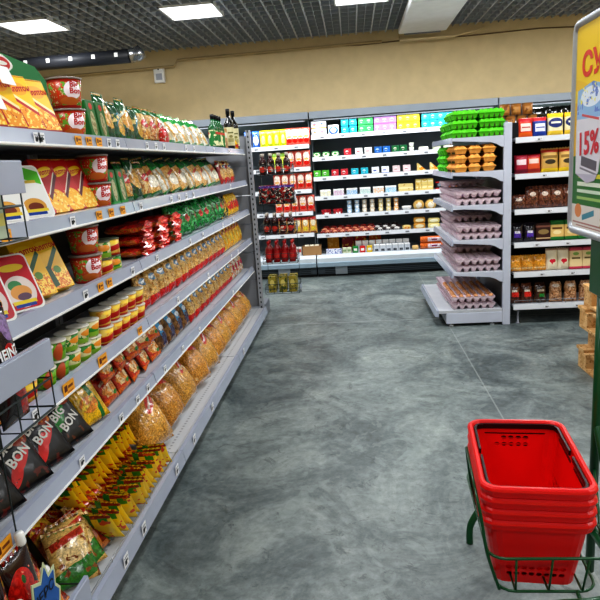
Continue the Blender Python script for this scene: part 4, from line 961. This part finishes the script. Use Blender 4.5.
# egg trays: waffle sheets, 6 cells across the near side and 5 deep
def egg_tray(mat):
    """thirty-cell pulp tray: tapered cups under a scalloped top sheet with a pale lip"""
    mb = MB(); W_, D_, Hh = .40, .335, .058; nx, ny = 36, 30; cw, cd = W_ / 6, D_ / 5
    for i in range(6):
        for j in range(5):
            cx, cy = -W_ / 2 + cw * (i + .5), -D_ / 2 + cd * (j + .5)
            mb.lathe([(.017, .0), (.024, .012), (.0315, .042)], mat, 8, c=(cx, cy, 0), cap=False)
    vs = []
    for j in range(ny + 1):
        for i in range(nx + 1):
            x = -W_ / 2 + W_ * i / nx; y = -D_ / 2 + D_ * j / ny
            b = abs(sin(pi * 6 * i / nx)) * abs(sin(pi * 5 * j / ny))
            z = Hh - .004 - .030 * b ** .8
            vs.append((x, y, z))
    mb.add(vs, [(j * (nx + 1) + i, j * (nx + 1) + i + 1, (j + 1) * (nx + 1) + i + 1, (j + 1) * (nx + 1) + i) for j in range(ny) for i in range(nx)], mat)
    for (ax, n, L_, off) in (('x', 6, W_, D_ / 2), ('y', 5, D_, W_ / 2)):
        for s in (-1, 1):
            vs = []; m = n * 8
            for k in range(m + 1):
                a = -L_ / 2 + L_ * k / m; b = abs(sin(pi * n * k / m))
                for (z, o2) in ((.036 - .014 * b, -.004), (.044, .0), (Hh - .003 - .008 * b, .001)):
                    p = (a, s * (off + o2)) if ax == 'x' else (s * (off + o2), a)
                    vs.append((p[0], p[1], z))
            mb.add(vs, [(k * 3 + q, (k + 1) * 3 + q, (k + 1) * 3 + q + 1, k * 3 + q + 1) for k in range(m) for q in (0, 1)], mat)
    return mb.obj('egg_tray')
PULP = M('pulp_pinkish', '#dcc6d0', [('n', 40, .55, '#e6d4dc'), ('n', 90, .64, '#c8b2be')], rough=.9, vary=.08)
et = egg_tray(PULP)
def egg_mesh():
    pr = []
    for k in range(9):
        a = pi * k / 8; pr.append((max(.0005, .0215 * sin(a) * (1 - .12 * cos(a - pi) * -1)), .028 - .028 * cos(a)))
    return MB().lathe(pr, M('eggshell', '#c98a5a', [('n', 20, .55, '#d49a6a')], rough=.5, vary=.14), 12, cap=False).obj('egg')
egg = egg_mesh()
SHN = ['top', 'second', 'third', 'fourth', 'fifth']
def tray_stack(z, y, n, shelf, where, filled=False, x=1.12):
    for k in range(n):
        pos = ['bottom', 'second from bottom', 'third from bottom', 'topmost'][k] if k < n - 1 else 'topmost'
        spawn(et, (x + random.uniform(-.008, .008), y + random.uniform(-.006, .006), z + .002 + k * .066), (0, 0, random.uniform(-.015, .015)),
              f'pinkish egg tray, {pos} of {where} stack on {shelf}', 'egg tray', 'stacked pulp egg trays')
    if filled:
        for i in range(6):
            for j in range(5):
                spawn(egg, (x - .2 + .4 * (i + .5) / 6, y - .1675 + .335 * (j + .5) / 5, z + .002 + (n - 1) * .066 + .016), (random.uniform(-.1, .1), random.uniform(-.1, .1), 0),
                      'brown hen egg sitting in the topmost tray on the lowest egg shelf', 'egg', 'brown eggs in the top trays')
Y3 = [GY0 + .19, GY0 + .54, GY0 + .89]
WN = ['nearest', 'middle', 'farthest']
for i in range(3): tray_stack(EB, Y3[i], 2, 'the base of the egg shelving', WN[i], filled=(i < 2), x=1.07)
for i in range(3): tray_stack(EZ[4], Y3[i], 2 if i == 0 else 3, 'the fifth egg shelf', WN[i])
for i in range(3): tray_stack(EZ[3], Y3[i], 2 if i == 0 else 3, 'the fourth egg shelf', WN[i])
for i in range(3): tray_stack(EZ[2], Y3[i], 2 if i < 2 else 3, 'the third egg shelf', WN[i])
def egg_carton(mat, name='egg_carton'):
    """closed ten-egg carton, long side along x: scalloped base and a lid with two rows of bumps"""
    W_, D_, h = .225, .112, .066; mb = MB()
    bx, by, tx_, ty_ = W_ / 2 - .016, D_ / 2 - .016, W_ / 2, D_ / 2
    mb.add([(-bx, -by, 0), (bx, -by, 0), (bx, by, 0), (-bx, by, 0), (-tx_, -ty_, .034), (tx_, -ty_, .034), (tx_, ty_, .034), (-tx_, ty_, .034)],
           [(3, 2, 1, 0), (0, 1, 5, 4), (1, 2, 6, 5), (2, 3, 7, 6), (3, 0, 4, 7)], mat)
    mb.box((0, 0, .0355), (W_ + .006, D_ + .01, .004), mat)
    vs = []; nx, ny = 30, 12
    for j in range(ny + 1):
        for i in range(nx + 1):
            u = i / nx; v = j / ny; e = min(1, min(u, 1 - u) * 9, min(v, 1 - v) * 4.5)
            b = abs(sin(pi * 5 * u)) * abs(sin(pi * 2 * v))
            vs.append((-W_ / 2 + W_ * u, -D_ / 2 + D_ * v, .037 + e * (h - .047) + .009 * b * e))
    mb.add(vs, [(j * (nx + 1) + i, j * (nx + 1) + i + 1, (j + 1) * (nx + 1) + i + 1, (j + 1) * (nx + 1) + i) for j in range(ny) for i in range(nx)], mat, False)
    # dark wedges paint the shade in the notches between the cups
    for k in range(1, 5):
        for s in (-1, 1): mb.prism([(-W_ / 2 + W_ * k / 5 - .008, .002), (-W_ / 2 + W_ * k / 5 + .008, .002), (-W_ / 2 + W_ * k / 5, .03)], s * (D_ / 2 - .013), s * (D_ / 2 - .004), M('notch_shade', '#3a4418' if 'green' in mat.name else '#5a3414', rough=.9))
    return mb.obj(name)
ecg = egg_carton(M('carton_green', '#55c81e', [('n', 30, .6, '#6ad83a')], rough=.75, vary=.08)); eco = egg_carton(M('carton_orange', '#e6a04a', [('n', 30, .6, '#eeb05c')], rough=.8, vary=.08))
def cartons(p, xs, ys, zs_n, z, look, shelf, dz=.079, rz=0):
    for a, x in enumerate(xs):
        for b, y in enumerate(ys):
            for k in range(zs_n[b] if isinstance(zs_n, list) else zs_n):
                lv = ['bottom', 'second', 'third', 'fourth'][k]
                col = (['left', 'right'] if len(xs) == 2 else ['left', 'middle', 'right'])[a]
                spawn(p, (x + random.uniform(-.004, .004), y, z + .002 + k * dz), (0, 0, radians(rz) + random.uniform(-.02, .02)),
                      f'{look}, {lv} level, {col} column, {ORD[b + 1]} from front, {shelf}', 'egg carton', f'{look}s on the {shelf}', scale=(1, 1, 1.18))
cartons(ecg, [1.0, 1.235], [GY0 + .07 + .125 * k for k in range(6)], [3, 3, 3, 3, 2, 2], EZ[0], 'green egg carton', 'top egg shelf')
cartons(eco, [.965, 1.09, 1.215], [GY0 + .125, GY0 + .36], 3, EZ[1], 'orange egg carton', 'second egg shelf', rz=90)
cartons(ecg, [1.0, 1.235], [GY0 + .07 + .125 * k for k in range(4, 8)], 3, EZ[1], 'green egg carton', 'second egg shelf')

# ------------------------------------------------------------------ shelving facing the camera (pasta, cereals)
RX0, RX1 = 1.435, 3.3
CZ = [1.69, 1.375, 1.062, .762, .487, .182]
cs = empty('shelving_unit', ((RX0 + RX1) / 2, 5.86, 0)); tag(cs, 'camera-facing shelving bay of bagged groceries right of the egg shelving', 'shelving')
hw = (RX1 - RX0) / 2
MB().span(-hw, hw, .2, .22, .08, 1.84, M('back_black', '#121216', rough=.7)).obj('back_panel', cs)
for s in (-1, 1): MB().span(s * hw, s * (hw - .03), .16, .2, 0, 1.86, GREYD).obj('post', cs)
for k, z in enumerate(CZ):
    o = MB().span(-hw, hw, -.23, .2, z - .022, z, DECK, .002).obj('shelf' if k < 5 else 'base_deck', cs)
    MB().prism([(-.245, z - .04), (-.23, z - .045), (-.23, z + .006), (-.24, z + .006)], -hw, hw, RAILW, 'x').obj('price_rail', o)
    for q in range(6): MB().box((-hw + .2 + .27 * q + .05 * (k % 3), -.2465, z - .018), (.05, .002, .024), TAGW).obj('price_tag', o)
    if k == 5:
        wf = MB().tube([(-hw + .01, -.235, z + .045), (hw - .01, -.235, z + .045)], .003, CHROME, 6)
        for q in range(9): wf.tube([(-hw + .01 + q * .228, -.235, z), (-hw + .01 + q * .228, -.235, z + .045)], .002, CHROME, 5)
        wf.obj('front_wire', o)
for s in (-1, 1):
    MB().lathe([(.02, 0), (.02, .008), (.01, .012), (.01, .15)], GREYD, 10, c=(s * (hw - .05), -.2, 0)).obj('foot', cs)
RS = ['top', 'second', 'third', 'fourth', 'fifth', 'lowest']
def grow(si, px0, px1, n, proto, look, cat, stack=1, dz=.1, y=5.70, dep='', z=None):
    a, b = 1.44 + (px0 - 514) / 107, 1.44 + (px1 - 514) / 107; st = (b - a) / n
    for k in range(n):
        for s in range(stack):
            pos = f', {ORD[k + 1]} from left' if n > 1 else ''
            if stack > 1: pos += ', ' + ['lower', 'upper'][s]
            spawn(proto, (a + st * (k + .5), y, (CZ[si] if z is None else z) + .002 + s * dz), (radians(-5), 0, random.uniform(-.06, .06)),
                  f'{look}{dep}{pos}, {RS[si]} right shelf', cat, f'{look} on {RS[si]} right shelf' if n * stack > 1 else None)
G1 = pouch('cereal_bag', .12, .165, .06, M('print_red_cereal', '#dc3a1c', [('r', .5, .9, .5, .12, '#c81c24'), ('r', .5, .5, .36, .2, '#f0d8cc'), ('r', .5, .5, .3, .03, '#b03020'), ('r', .5, .12, .5, .12, '#e8641c')]))
G2 = pouch('cereal_bag', .12, .165, .06, M('print_blue_cereal', '#1c3c94', [('r', .5, .9, .5, .12, '#c81c24'), ('r', .5, .45, .36, .2, '#d8dce8'), ('r', .5, .45, .3, .03, '#3a4c94')]))
G3 = pouch('rice_bag', .135, .19, .07, M('print_navy_rice', '#e6dcb4', [('r', .5, .9, .5, .12, '#f2c41c'), ('e', .5, .55, .44, .22, '#1c2c6c'), ('r', .5, .56, .3, .04, '#e8e4cc'), ('r', .5, .1, .5, .1, '#e8c43c')]))
grow(0, 518, 531, 1, G1, 'orange red cereal bag', 'bag'); grow(0, 531, 544, 1, G2, 'blue cereal bag with red top', 'bag')
grow(0, 544, 575, 2, G3, 'white and navy rice bag with yellow top', 'bag')
G3b = pouch('rice_bag', .14, .2, .07, M('print_yellow_rice', '#f0c41c', [('e', .5, .5, .36, .2, '#e8e4d0')])); grow(0, 575, 640, 4, G3b, 'yellow rice bag', 'bag')
G4 = pouch('cereal_bag', .12, .165, .06, M('print_crimson_cereal', '#a01c34', [('r', .5, .6, .34, .14, '#e0c8cc'), ('r', .5, .15, .5, .08, '#6c1428')]))
G5 = pouch('cereal_bag', .12, .165, .06, M('print_coral_cereal', '#d8562c', [('r', .5, .9, .5, .1, '#b81c2c'), ('r', .5, .62, .34, .12, '#ead0c4'), ('r', .5, .15, .5, .08, '#9c2420')]))
G6 = pouch('rice_bag', .15, .21, .08, M('print_tan_rice', '#d4aa5c', [('r', .5, .86, .5, .06, '#c83c24'), ('r', .5, .62, .4, .06, '#8c6a2c'), ('e', .5, .42, .3, .1, '#3c3424'), ('r', .5, .08, .5, .08, '#f0cc1c')]))
grow(1, 515, 527, 1, G4, 'crimson cereal bag', 'bag'); grow(1, 527, 538, 1, G5, 'coral red cereal bag', 'bag'); grow(1, 539, 572, 2, G6, 'tan rice bag with yellow base', 'bag'); grow(1, 573, 640, 4, G6, 'tan rice bag behind the sign', 'bag')
G7 = pouch('bean_bag', .13, .2, .07, M('print_brown_beans', '#5a2e20', [('n', 40, .5, '#7c4832'), ('n', 70, .6, '#2c140e'), ('e', .5, .62, .2, .1, '#d8c4b4')], rough=.15, coat=.8, bump=.4), neck=.2, lump=.004)
grow(2, 512, 526, 1, pouch('bean_bag', .14, .13, .07, MATS['print_brown_beans'], lump=.004), 'short brown bean bag', 'bag')
grow(2, 526, 572, 4, G7, 'dark brown bean bag', 'bag'); grow(2, 573, 640, 5, G7, 'dark brown bean bag behind the sign', 'bag')
G8 = pouch('coffee_bag', .115, .175, .06, M('print_black_purple', '#18101c', [('r', .5, .38, .26, .16, '#5a3ab0'), ('r', .5, .5, .2, .06, '#e8e4f0'), ('n', 40, .62, '#3c2a34')], rough=.2, coat=.6))
G9 = carton('flour_pack', .13, .165, .06, M('print_brown_pack', '#3a1c18', [('r', .5, .8, .5, .05, '#8c5a4c'), ('e', .5, .5, .36, .14, '#8c7448'), ('r', .5, .15, .5, .03, '#c8a87c')]), bev=.012)
G10 = carton('flour_pack', .12, .18, .06, M('print_tan_green', '#d8b46c', [('r', .5, .9, .5, .12, '#1c6c2c'), ('r', .5, .08, .5, .1, '#1c6c2c'), ('r', .5, .6, .36, .05, '#5a3c1c'), ('e', .5, .4, .3, .1, '#e8d49c')]), bev=.012)
grow(3, 512, 536, 2, G8, 'black bag with purple label', 'bag'); grow(3, 536, 549, 1, G9, 'dark brown flour pack', 'pack'); grow(3, 549, 588, 3, G10, 'tan flour pack with green bands', 'pack')
G11 = pouch('grain_bag', .13, .15, .07, M('print_orange_grain', '#e0962c', [('n', 30, .55, '#eeb04c'), ('r', .5, .2, .4, .04, '#f4cf8c')], rough=.2, coat=.6, bump=.3), lump=.005)
G12 = pouch('sugar_bag', .11, .2, .07, M('print_white_heart', '#e4d8bc', [('e', .42, .42, .16, .08, '#c81c34'), ('e', .6, .42, .16, .08, '#c81c34'), ('r', .5, .36, .1, .06, '#c81c34', 45), ('r', .5, .93, .5, .04, '#c8a890')]))
G13 = carton('oat_pack', .11, .2, .06, M('print_pink_tan', '#d8c090', [('r', .5, .92, .5, .08, '#b83c54'), ('r', .5, .06, .5, .06, '#b83c54'), ('r', .5, .5, .34, .04, '#5c4c2c'), ('e', .5, .7, .24, .07, '#7c9c4c')]), bev=.008)
grow(4, 510, 546, 3, G11, 'orange grain bag', 'bag'); grow(4, 546, 568, 2, G12, 'cream bag with red heart', 'bag'); grow(4, 568, 592, 2, G13, 'tan pack with pink band', 'pack')
G14 = pouch('nut_bag', .12, .19, .07, M('print_brown_red', '#4a2214', [('n', 36, .52, '#6c3c24'), ('r', .55, .45, .26, .12, '#d82c24'), ('r', .5, .62, .2, .05, '#e8dccc')], rough=.15, coat=.7, bump=.3), neck=.3, lump=.004)
G15 = pouch('nut_bag', .12, .19, .07, M('print_brown_green', '#3c2014', [('n', 36, .52, '#54341c'), ('r', .6, .36, .2, .08, '#2c8c3c'), ('r', .5, .6, .26, .05, '#cdbca4')], rough=.15, coat=.7, bump=.3), neck=.3, lump=.004)
G16 = pouch('nut_bag', .12, .19, .07, M('print_tan_nuts', '#a8744c', [('n', 40, .5, '#cfa078'), ('n', 60, .6, '#6c4424'), ('e', .5, .8, .26, .08, '#dcc8b4')], rough=.15, coat=.7, bump=.3), neck=.3, lump=.005)
grow(5, 510, 534, 2, G14, 'brown nut bag with red label', 'bag'); grow(5, 534, 548, 1, G15, 'dark nut bag with green label', 'bag'); grow(5, 549, 592, 3, G16, 'tan nut bag', 'bag')
# upper rear shelf with jars, standing behind
rs = empty('shelving_unit', (2.3, 6.45, 0)); tag(rs, 'taller grey shelving behind the camera-facing bay, jars on top', 'shelving')
MB().span(-.885, .95, -.1, .22, 1.79, 1.81, DECK).obj('top_shelf', rs)
MB().span(-.885, .95, .22, .24, .1, 1.83, GREYD).obj('back_panel', rs)
for a in (-.865, .92): MB().span(a - .02, a + .02, .18, .22, 0, 1.83, GREYD).obj('post', rs)
jr = cup('honey_jar', .048, .05, .11, M('jar_brown', '#a86c34', [('r', .5, .5, .36, .26, '#c88c4c'), ('n', 20, .6, '#8c5424')], rough=.3), M('jar_gold_lid', '#7c5a34', rough=.4))
for s in range(2):
    for k in range(4 - s):
        spawn(jr, (1.47 + .108 * k + .054 * s, 6.40, 1.812 + .112 * s), (0, 0, 0), f'brown jar, {ORD[k + 1]} from left, {["lower", "upper"][s]} row, behind the end post', 'jar', 'brown jars behind the end post')
for k in range(3): spawn(pouch('tea_bag_pack', .2, .17, .08, MATS['bottle_black_glass'], lump=.004), (1.86 + .15 * k, 6.40, 1.812), (0, 0, 0), f'black glossy pack, {ORD[k + 1]} from left, behind the rice bags', 'pack', 'black packs behind the rice bags')
ypk = pouch('chip_bag', .14, .22, .07, M('print_yellow_chip', '#f0b81c', [('e', .5, .5, .3, .2, '#e8e0a0')]))
for k in range(3): spawn(ypk, (2.28 + .15 * k, 6.38, 1.812), (0, 0, 0), f'yellow bag, {ORD[k + 1]} from left, behind the rice bags', 'bag', 'yellow bags behind the rice bags')

# ------------------------------------------------------------------ pallets
WOOD = M('pallet_wood', '#c79a62', [('n', 8, .5, '#d8b07a'), ('n', 60, .62, '#a4763f')], rough=.8, vary=.08)
pal = empty('wooden_pallet', (0, 0, 0))
for k in range(5): MB().span(0, .8, .02 + k * .27, .02 + k * .27 + .14, .122, .144, WOOD, .002).obj('deck_board', pal)
for a in (.05, .4, .75):
    MB().span(a - .05, a + .05, 0, 1.2, 0, .02, WOOD, .002).obj('bottom_board', pal)
    for b in (0, .53, 1.06): MB().span(a - .05, a + .05, b, b + .14, .02, .1, WOOD, .003).obj('block', pal)
for b in (0, .53, 1.06): MB().span(0, .8, b, b + .14, .1, .122, WOOD, .002).obj('stringer', pal)
for k in range(4):
    spawn(pal, (1.625 + (0, .03, -.005, .01)[k], 3.24 + (0, .02, -.01, .015)[k], .001 + .153 * k), (0, 0, radians((1, -1, 1, 0)[k])), f'pale wooden pallet, {["bottom", "second from bottom", "third from bottom", "topmost"][k]} of the stack by the sign', 'pallet', 'pallets stacked by the sign', scale=(1, 1, 1.05))

# ------------------------------------------------------------------ basket stand with sign
SX, SY = .83, 2.10
st = empty('basket_stand', (SX, SY, 0)); tag(st, 'dark green tubular basket stand with tall post on the grey floor', 'stand')
MB().tube([(0, 0, .02), (0, 0, 1.30)], .016, GREEN, 14).obj('post', st)
def wpt(x, y, z): return (x - SX, y - SY, z)
def bez(p, n=10):
    P = [Vector(q) for q in p]; out = []
    for k in range(len(P) - 1):
        a = P[max(0, k - 1)]; b = P[k]; c = P[k + 1]; d = P[min(len(P) - 1, k + 2)]
        for j in range(n):
            t = j / n; out.append(.5 * ((2 * b) + (c - a) * t + (2 * a - 5 * b + 4 * c - d) * t * t + (-a + 3 * b - 3 * c + d) * t ** 3))
    out.append(P[-1]); return out
MB().tube(bez([wpt(.42, 2.30, .0), wpt(.43, 2.31, .09), wpt(.50, 2.32, .17), wpt(.62, 2.28, .19), wpt(.83, 2.12, .19)]), .014, GREEN, 12).obj('leg', st)
MB().tube(bez([wpt(.36, 1.48, .0), wpt(.375, 1.50, .13), wpt(.415, 1.53, .26), wpt(.50, 1.55, .313), wpt(.66, 1.565, .322), wpt(.83, 1.70, .29), wpt(.88, 1.9, .21), wpt(.83, 2.12, .19)]), .014, GREEN, 12).obj('leg', st)
MB().tube(bez([wpt(.83, 2.10, .62), wpt(.84, 1.98, .42), wpt(.86, 1.8, .2)]), .013, GREEN, 10).obj('brace', st)
MB().tube([wpt(.83, 2.12, .19), wpt(.83, 1.8, .2)], .012, GREEN, 10).obj('brace', st)
cr = MB()   # wire cradle around the lowest basket
def ring(z, x0, x1, y0, y1, sk=.05, c=.05):
    pts = []
    for cx, cy, a0 in ((x0 + c, y0 + c, 180), (x1 - c, y0 + c, 270), (x1 - c, y1 - c, 0), (x0 + c, y1 - c, 90)):
        for k in range(5):
            a = radians(a0 + 22.5 * k); pts.append((cx + c * cos(a) + sk * ((cy + c * sin(a)) - y0) - 0, cy + c * sin(a), z))
    return [wpt(*p) for p in pts]
cr.tube(ring(.445, .345, .70, 1.585, 2.10), .0045, GREEN, 8, closed=True)
cr.tube(ring(.325, .375, .66, 1.60, 2.06), .0045, GREEN, 8, closed=True)
for f in (.12, .5, .88): cr.tube([wpt(.39 + .27 * f, 1.586, .445), wpt(.395 + .25 * f, 1.6, .325), wpt(.415 + .25 * f, 2.06, .325), wpt(.43 + .26 * f, 2.1, .445)], .0035, GREEN, 6)
for f in (.5,): cr.tube([wpt(.345 + .026 * f, 1.585 + .51 * f, .445), wpt(.378 + .02 * f, 1.6 + .45 * f, .325)], .0035, GREEN, 6)
cr.tube(bez([wpt(.322, 1.63, .60), wpt(.33, 1.62, .55), wpt(.345, 1.61, .445), wpt(.38, 1.61, .325)]), .005, GREEN, 8)
cr.tube(bez([wpt(.352, 1.98, .60), wpt(.36, 1.98, .52), wpt(.37, 1.98, .445), wpt(.4, 1.98, .325)]), .005, GREEN, 8)
cr.tube([wpt(.70, 1.7, .445), wpt(.83, 2.1, .445)], .005, GREEN, 8); cr.tube([wpt(.66, 1.9, .325), wpt(.83, 2.1, .325)], .005, GREEN, 8)
cr.tube([wpt(.322, 1.63, .60), wpt(.352, 1.98, .60)], .0045, GREEN, 8)
cr.tube([wpt(.6, 1.565, .318), wpt(.6, 1.60, .325)], .006, GREEN, 8); cr.tube([wpt(.6, 2.03, .325), wpt(.62, 2.28, .19)], .006, GREEN, 8)
cr.obj('wire_cradle', st)
MB().span(.80 - SX, .845 - SX, 1.84 - SY, 2.14 - SY, 1.10, 1.30, GREEN, .004).obj('sign_holder', st)

# baskets
RED = M('basket_red', '#e20a0a', rough=.36, coat=.15, bump=.03, bscale=200); BAR = M('handle_black', '#14090a', rough=.35)
def basket(top=True):
    """open basket: rounded tapering walls with rows of oval holes, flanged rim, two folded handles; local origin at base centre"""
    Hh = .215; hx0, hy0 = .118, .19; hx1, hy1 = .149, .228; mb = MB()
    rows = 9; zs = [Hh * k / rows for k in range(rows + 1)]
    def loop(z):
        t = z / Hh; hx = hx0 + (hx1 - hx0) * t; hy = hy0 + (hy1 - hy0) * t; c = .035 + .01 * t
        P = []; tags = []; side = 0
        nX, nY = 8, 12
        seq = [((-hx + c, -hy), (hx - c, -hy), nX), ((hx, -hy + c), (hx, hy - c), nY), ((hx - c, hy), (-hx + c, hy), nX), ((-hx, hy - c), (-hx, -hy + c), nY)]
        cen = [(hx - c, -hy + c, -90), (hx - c, hy - c, 0), (-hx + c, hy - c, 90), (-hx + c, -hy + c, 180)]
        for (a, b, n), (cx, cy, a0) in zip(seq, cen):
            side += 1
            for k in range(n): P.append(Vector((a[0] + (b[0] - a[0]) * k / n, a[1] + (b[1] - a[1]) * k / n, z))); tags.append(side)
            for k in range(4):
                q = radians(a0 + 90 * k / 4); P.append(Vector((cx + c * cos(q), cy + c * sin(q), z))); tags.append(0)
        return P, tags
    L_ = [loop(z) for z in zs]; n = len(L_[0][0]); tg = L_[0][1]
    vs = [p for P, _ in L_ for p in P]; fs = []
    for j in range(rows):
        for i in range(n):
            k = (i + 1) % n; q = [j * n + i, j * n + k, (j + 1) * n + k, (j + 1) * n + i]
            hole = tg[i] and j in ((6, 7) if tg[i] == 3 else (1, 2)) and not (tg[i] == 3 and (i - tg.index(3)) not in ((2, 3, 4, 5) if j == 7 else (2, 3, 4, 5, 6)))
            if not hole: fs.append(tuple(q)); continue
            A, B, C_, D = [vs[a] for a in q]
            base = len(vs); m = 12
            for s in range(m):
                a = 2 * pi * s / m; uu, vv = .5 + .38 * cos(a), .5 + .30 * sin(a)
                vs.append(A * (1 - uu) * (1 - vv) + B * uu * (1 - vv) + C_ * uu * vv + D * (1 - uu) * vv)
            cor = [q[2], q[3], q[0], q[1]]   # corner reached at angles 45,135,225,315
            for s in range(4):
                st0 = 3 * s; ids = [base + (st0 + d) % m for d in range(4)]
                fs.append((cor[s], ids[3], ids[2])) ; fs.append((cor[s], ids[2], ids[1])); fs.append((cor[s], ids[1], ids[0]))
                fs.append((cor[s], cor[(s + 1) % 4], ids[3]))
    fs.append(tuple(range(n))[::-1])
    mb.add(vs, fs, RED)
    # rim: outward flange with a deep skirt
    P, _ = loop(Hh)
    def off(p, o, z):
        d = Vector((p.x / hx1 ** 1, p.y / hy1, 0)); k = Vector((max(-1, min(1, (p.x) / (hx1))), max(-1, min(1, p.y / hy1)), 0))
        return Vector((p.x + o * (k.x if abs(k.x) > .7 else 0), p.y + o * (k.y if abs(k.y) > .7 else 0), z))
    prof = [(0, Hh), (.0, Hh + .018), (.004, Hh + .024), (.010, Hh + .024), (.014, Hh + .020), (.016, Hh + .014), (.012, Hh + .004), (.010, Hh - .006), (.006, Hh - .008)]
    vs = [off(p, o, z) for o, z in prof for p in P]; fs = [(j * n + i, j * n + (i + 1) % n, (j + 1) * n + (i + 1) % n, (j + 1) * n + i) for j in range(len(prof) - 1) for i in range(n)]
    mb.add(vs, fs, RED)
    o = mb.obj('shopping_basket')
    md = o.modifiers.new('thick', 'SOLIDIFY'); md.thickness = .0022
    for s in (-1, 1):      # folded carrying handles lying inside the rim
        hb = MB(); r = .0; z = Hh + .009
        pts = [(-.143, s * .02, z), (-.143, s * .19, z), (-.136, s * .214, z), (-.115, s * .222, z), (.115, s * .222, z), (.136, s * .214, z), (.143, s * .19, z), (.143, s * .02, z)]
        vs = []
        for (x, y, zz) in pts:
            k = .955
            if not top: x, y = x * 1.045, y * 1.03
            vs += [(x, y, zz - .009), (x, y, zz + .009), (x * k, y * (k + .015), zz + .009), (x * k, y * (k + .015), zz - .009)]
        m = len(pts)
        hb.add(vs, [(4 * a + b, 4 * a + (b + 1) % 4, 4 * a + 4 + (b + 1) % 4, 4 * a + 4 + b) for a in range(m - 1) for b in range(4)] + [(0, 1, 2, 3), tuple(4 * (m - 1) + b for b in (3, 2, 1, 0))], BAR)
        hb.obj('handle', o)
    return o
bk_ = basket(False); bkt = basket(True)
for k in range(4):
    spawn(bkt if k == 3 else bk_, (.519, 1.862, .296 + .036 * k), (0, 0, radians(-5.6)), f'red plastic shopping basket, {["lowest", "second from bottom", "second from top", "topmost"][k]} of the nested stack', 'basket', 'red shopping baskets nested in the green stand')

# sign board: portrait poster in a silver snap frame, facing the aisle
sgn = empty('poster_sign', (.80, 2.06, 1.65)); sgn.rotation_euler = (0, 0, radians(-90))    # local x: +x is towards the camera
tag(sgn, 'yellow and green price poster in a silver frame on the green post', 'sign')
FRM = M('frame_silver', '#b4b8be', rough=.3, metal=.5)
W2, H2 = .275, .352
f = MB()
def bar(a, b, r=.014): f.tube([a, b], r, FRM, 12)
c = .03; pts = []
for cx, cz, a0 in ((W2 - c, -H2 + c, -90), (W2 - c, H2 - c, 0), (-W2 + c, H2 - c, 90), (-W2 + c, -H2 + c, 180)):
    for k in range(6): a = radians(a0 + 18 * k); pts.append((cx + c * cos(a), 0, cz + c * sin(a)))
f.tube(pts, .0135, FRM, 12, closed=True); f.obj('frame', sgn)
PO = M('poster_print', '#f2cb12', [
    ('e', -.1, .12, .9, .63, '#ecbe10'), ('e', -.12, .1, .86, .6, '#f6d62a'), ('e', -.1, .06, .82, .58, '#eab80e'),
    ('r', .5, .16, .5, .16, '#17702a'), ('e', .2, .33, .3, .05, '#17702a'), ('r', .8, .3, .2, .03, '#7cae2a'),
    ('r', .42, .275, .3, .010, '#d8cf3a'), ('r', .36, .235, .26, .010, '#dfe8d4'), ('r', .4, .2, .3, .008, '#cfe0c8'),
    ('r', .5, .05, .5, .08, '#ded8cf'), ('r', .4, .165, .3, .007, '#9cc06a'), ('e', .13, .1, .06, .035, '#d8884c'), ('r', .3, .085, .1, .014, '#3a8a9c', 10), ('r', .4, .04, .36, .004, '#a9746c'), ('r', .4, .025, .3, .003, '#a9746c')], rough=.28, coat=.4, vary=0)
MB().span(-W2 + .004, W2 - .004, -.003, .003, -H2 + .004, H2 - .004, PO).obj('poster', sgn)
pk = MB()   # pictured tube of the product
pk.prism([(-.235, .13), (-.1, .15), (.0, .13), (.01, .03), (-.03, -.14), (-.06, -.17), (-.13, -.18), (-.235, -.15), (-.24, 0)], -.0045, -.0032, M('tube_print', '#d6d4dc', [('r', .5, .84, .5, .19, '#8cb4dc'), ('e', .5, .86, .36, .1, '#dfe8f4'), ('r', .5, .66, .3, .012, '#c83c44', -6), ('n', 40, .58, '#5c7cc8', .5, .86, .5, .16), ('n', 60, .6, '#f0e84c', .4, .9, .3, .1), ('r', .5, .2, .28, .05, '#5c5a64', -6), ('r', .5, .12, .32, .01, '#7c7a84', -6), ('r', .5, .04, .5, .05, '#b8b4c4')], rough=.3, vary=0))
pk.obj('pictured_tube', sgn)
tx = MB(); RT = M('ink_orange_red', '#d8301a', rough=.4)
tx.text('СУПЕР', .105, (.015, -.0035, .205), RT, bold=.035, width=.44)
tx.obj('headline', sgn); tx = MB()
tx.text('15%', .105, (-.125, -.005, -.05), M('ink_crimson', '#c8283a', rough=.4), bold=.03, width=.17, rot=.05)
tx.obj('discount_figure', sgn); tx = MB()
tx.text('22', .04, (.02, -.0035, -.305), M('ink_olive', '#9a8c3c', rough=.5), bold=.02)
tx.obj('price_figure', sgn)

# ------------------------------------------------------------------ world and look
w = bpy.data.worlds.new('world'); scene.world = w; w.use_nodes = True
w.node_tree.nodes['Background'].inputs[0].default_value = (.6, .65, .7, 1); w.node_tree.nodes['Background'].inputs[1].default_value = .3
scene.view_settings.view_transform = 'Standard'
scene.view_settings.look = 'Medium High Contrast'
scene.view_settings.exposure = 0.12
for l, o in LABELS.items():
    if len(o) > 1 and 'egg sitting' not in l: print('DUPLABEL', len(o), l)
    if len(l.split()) > 16: print('LONG', l)
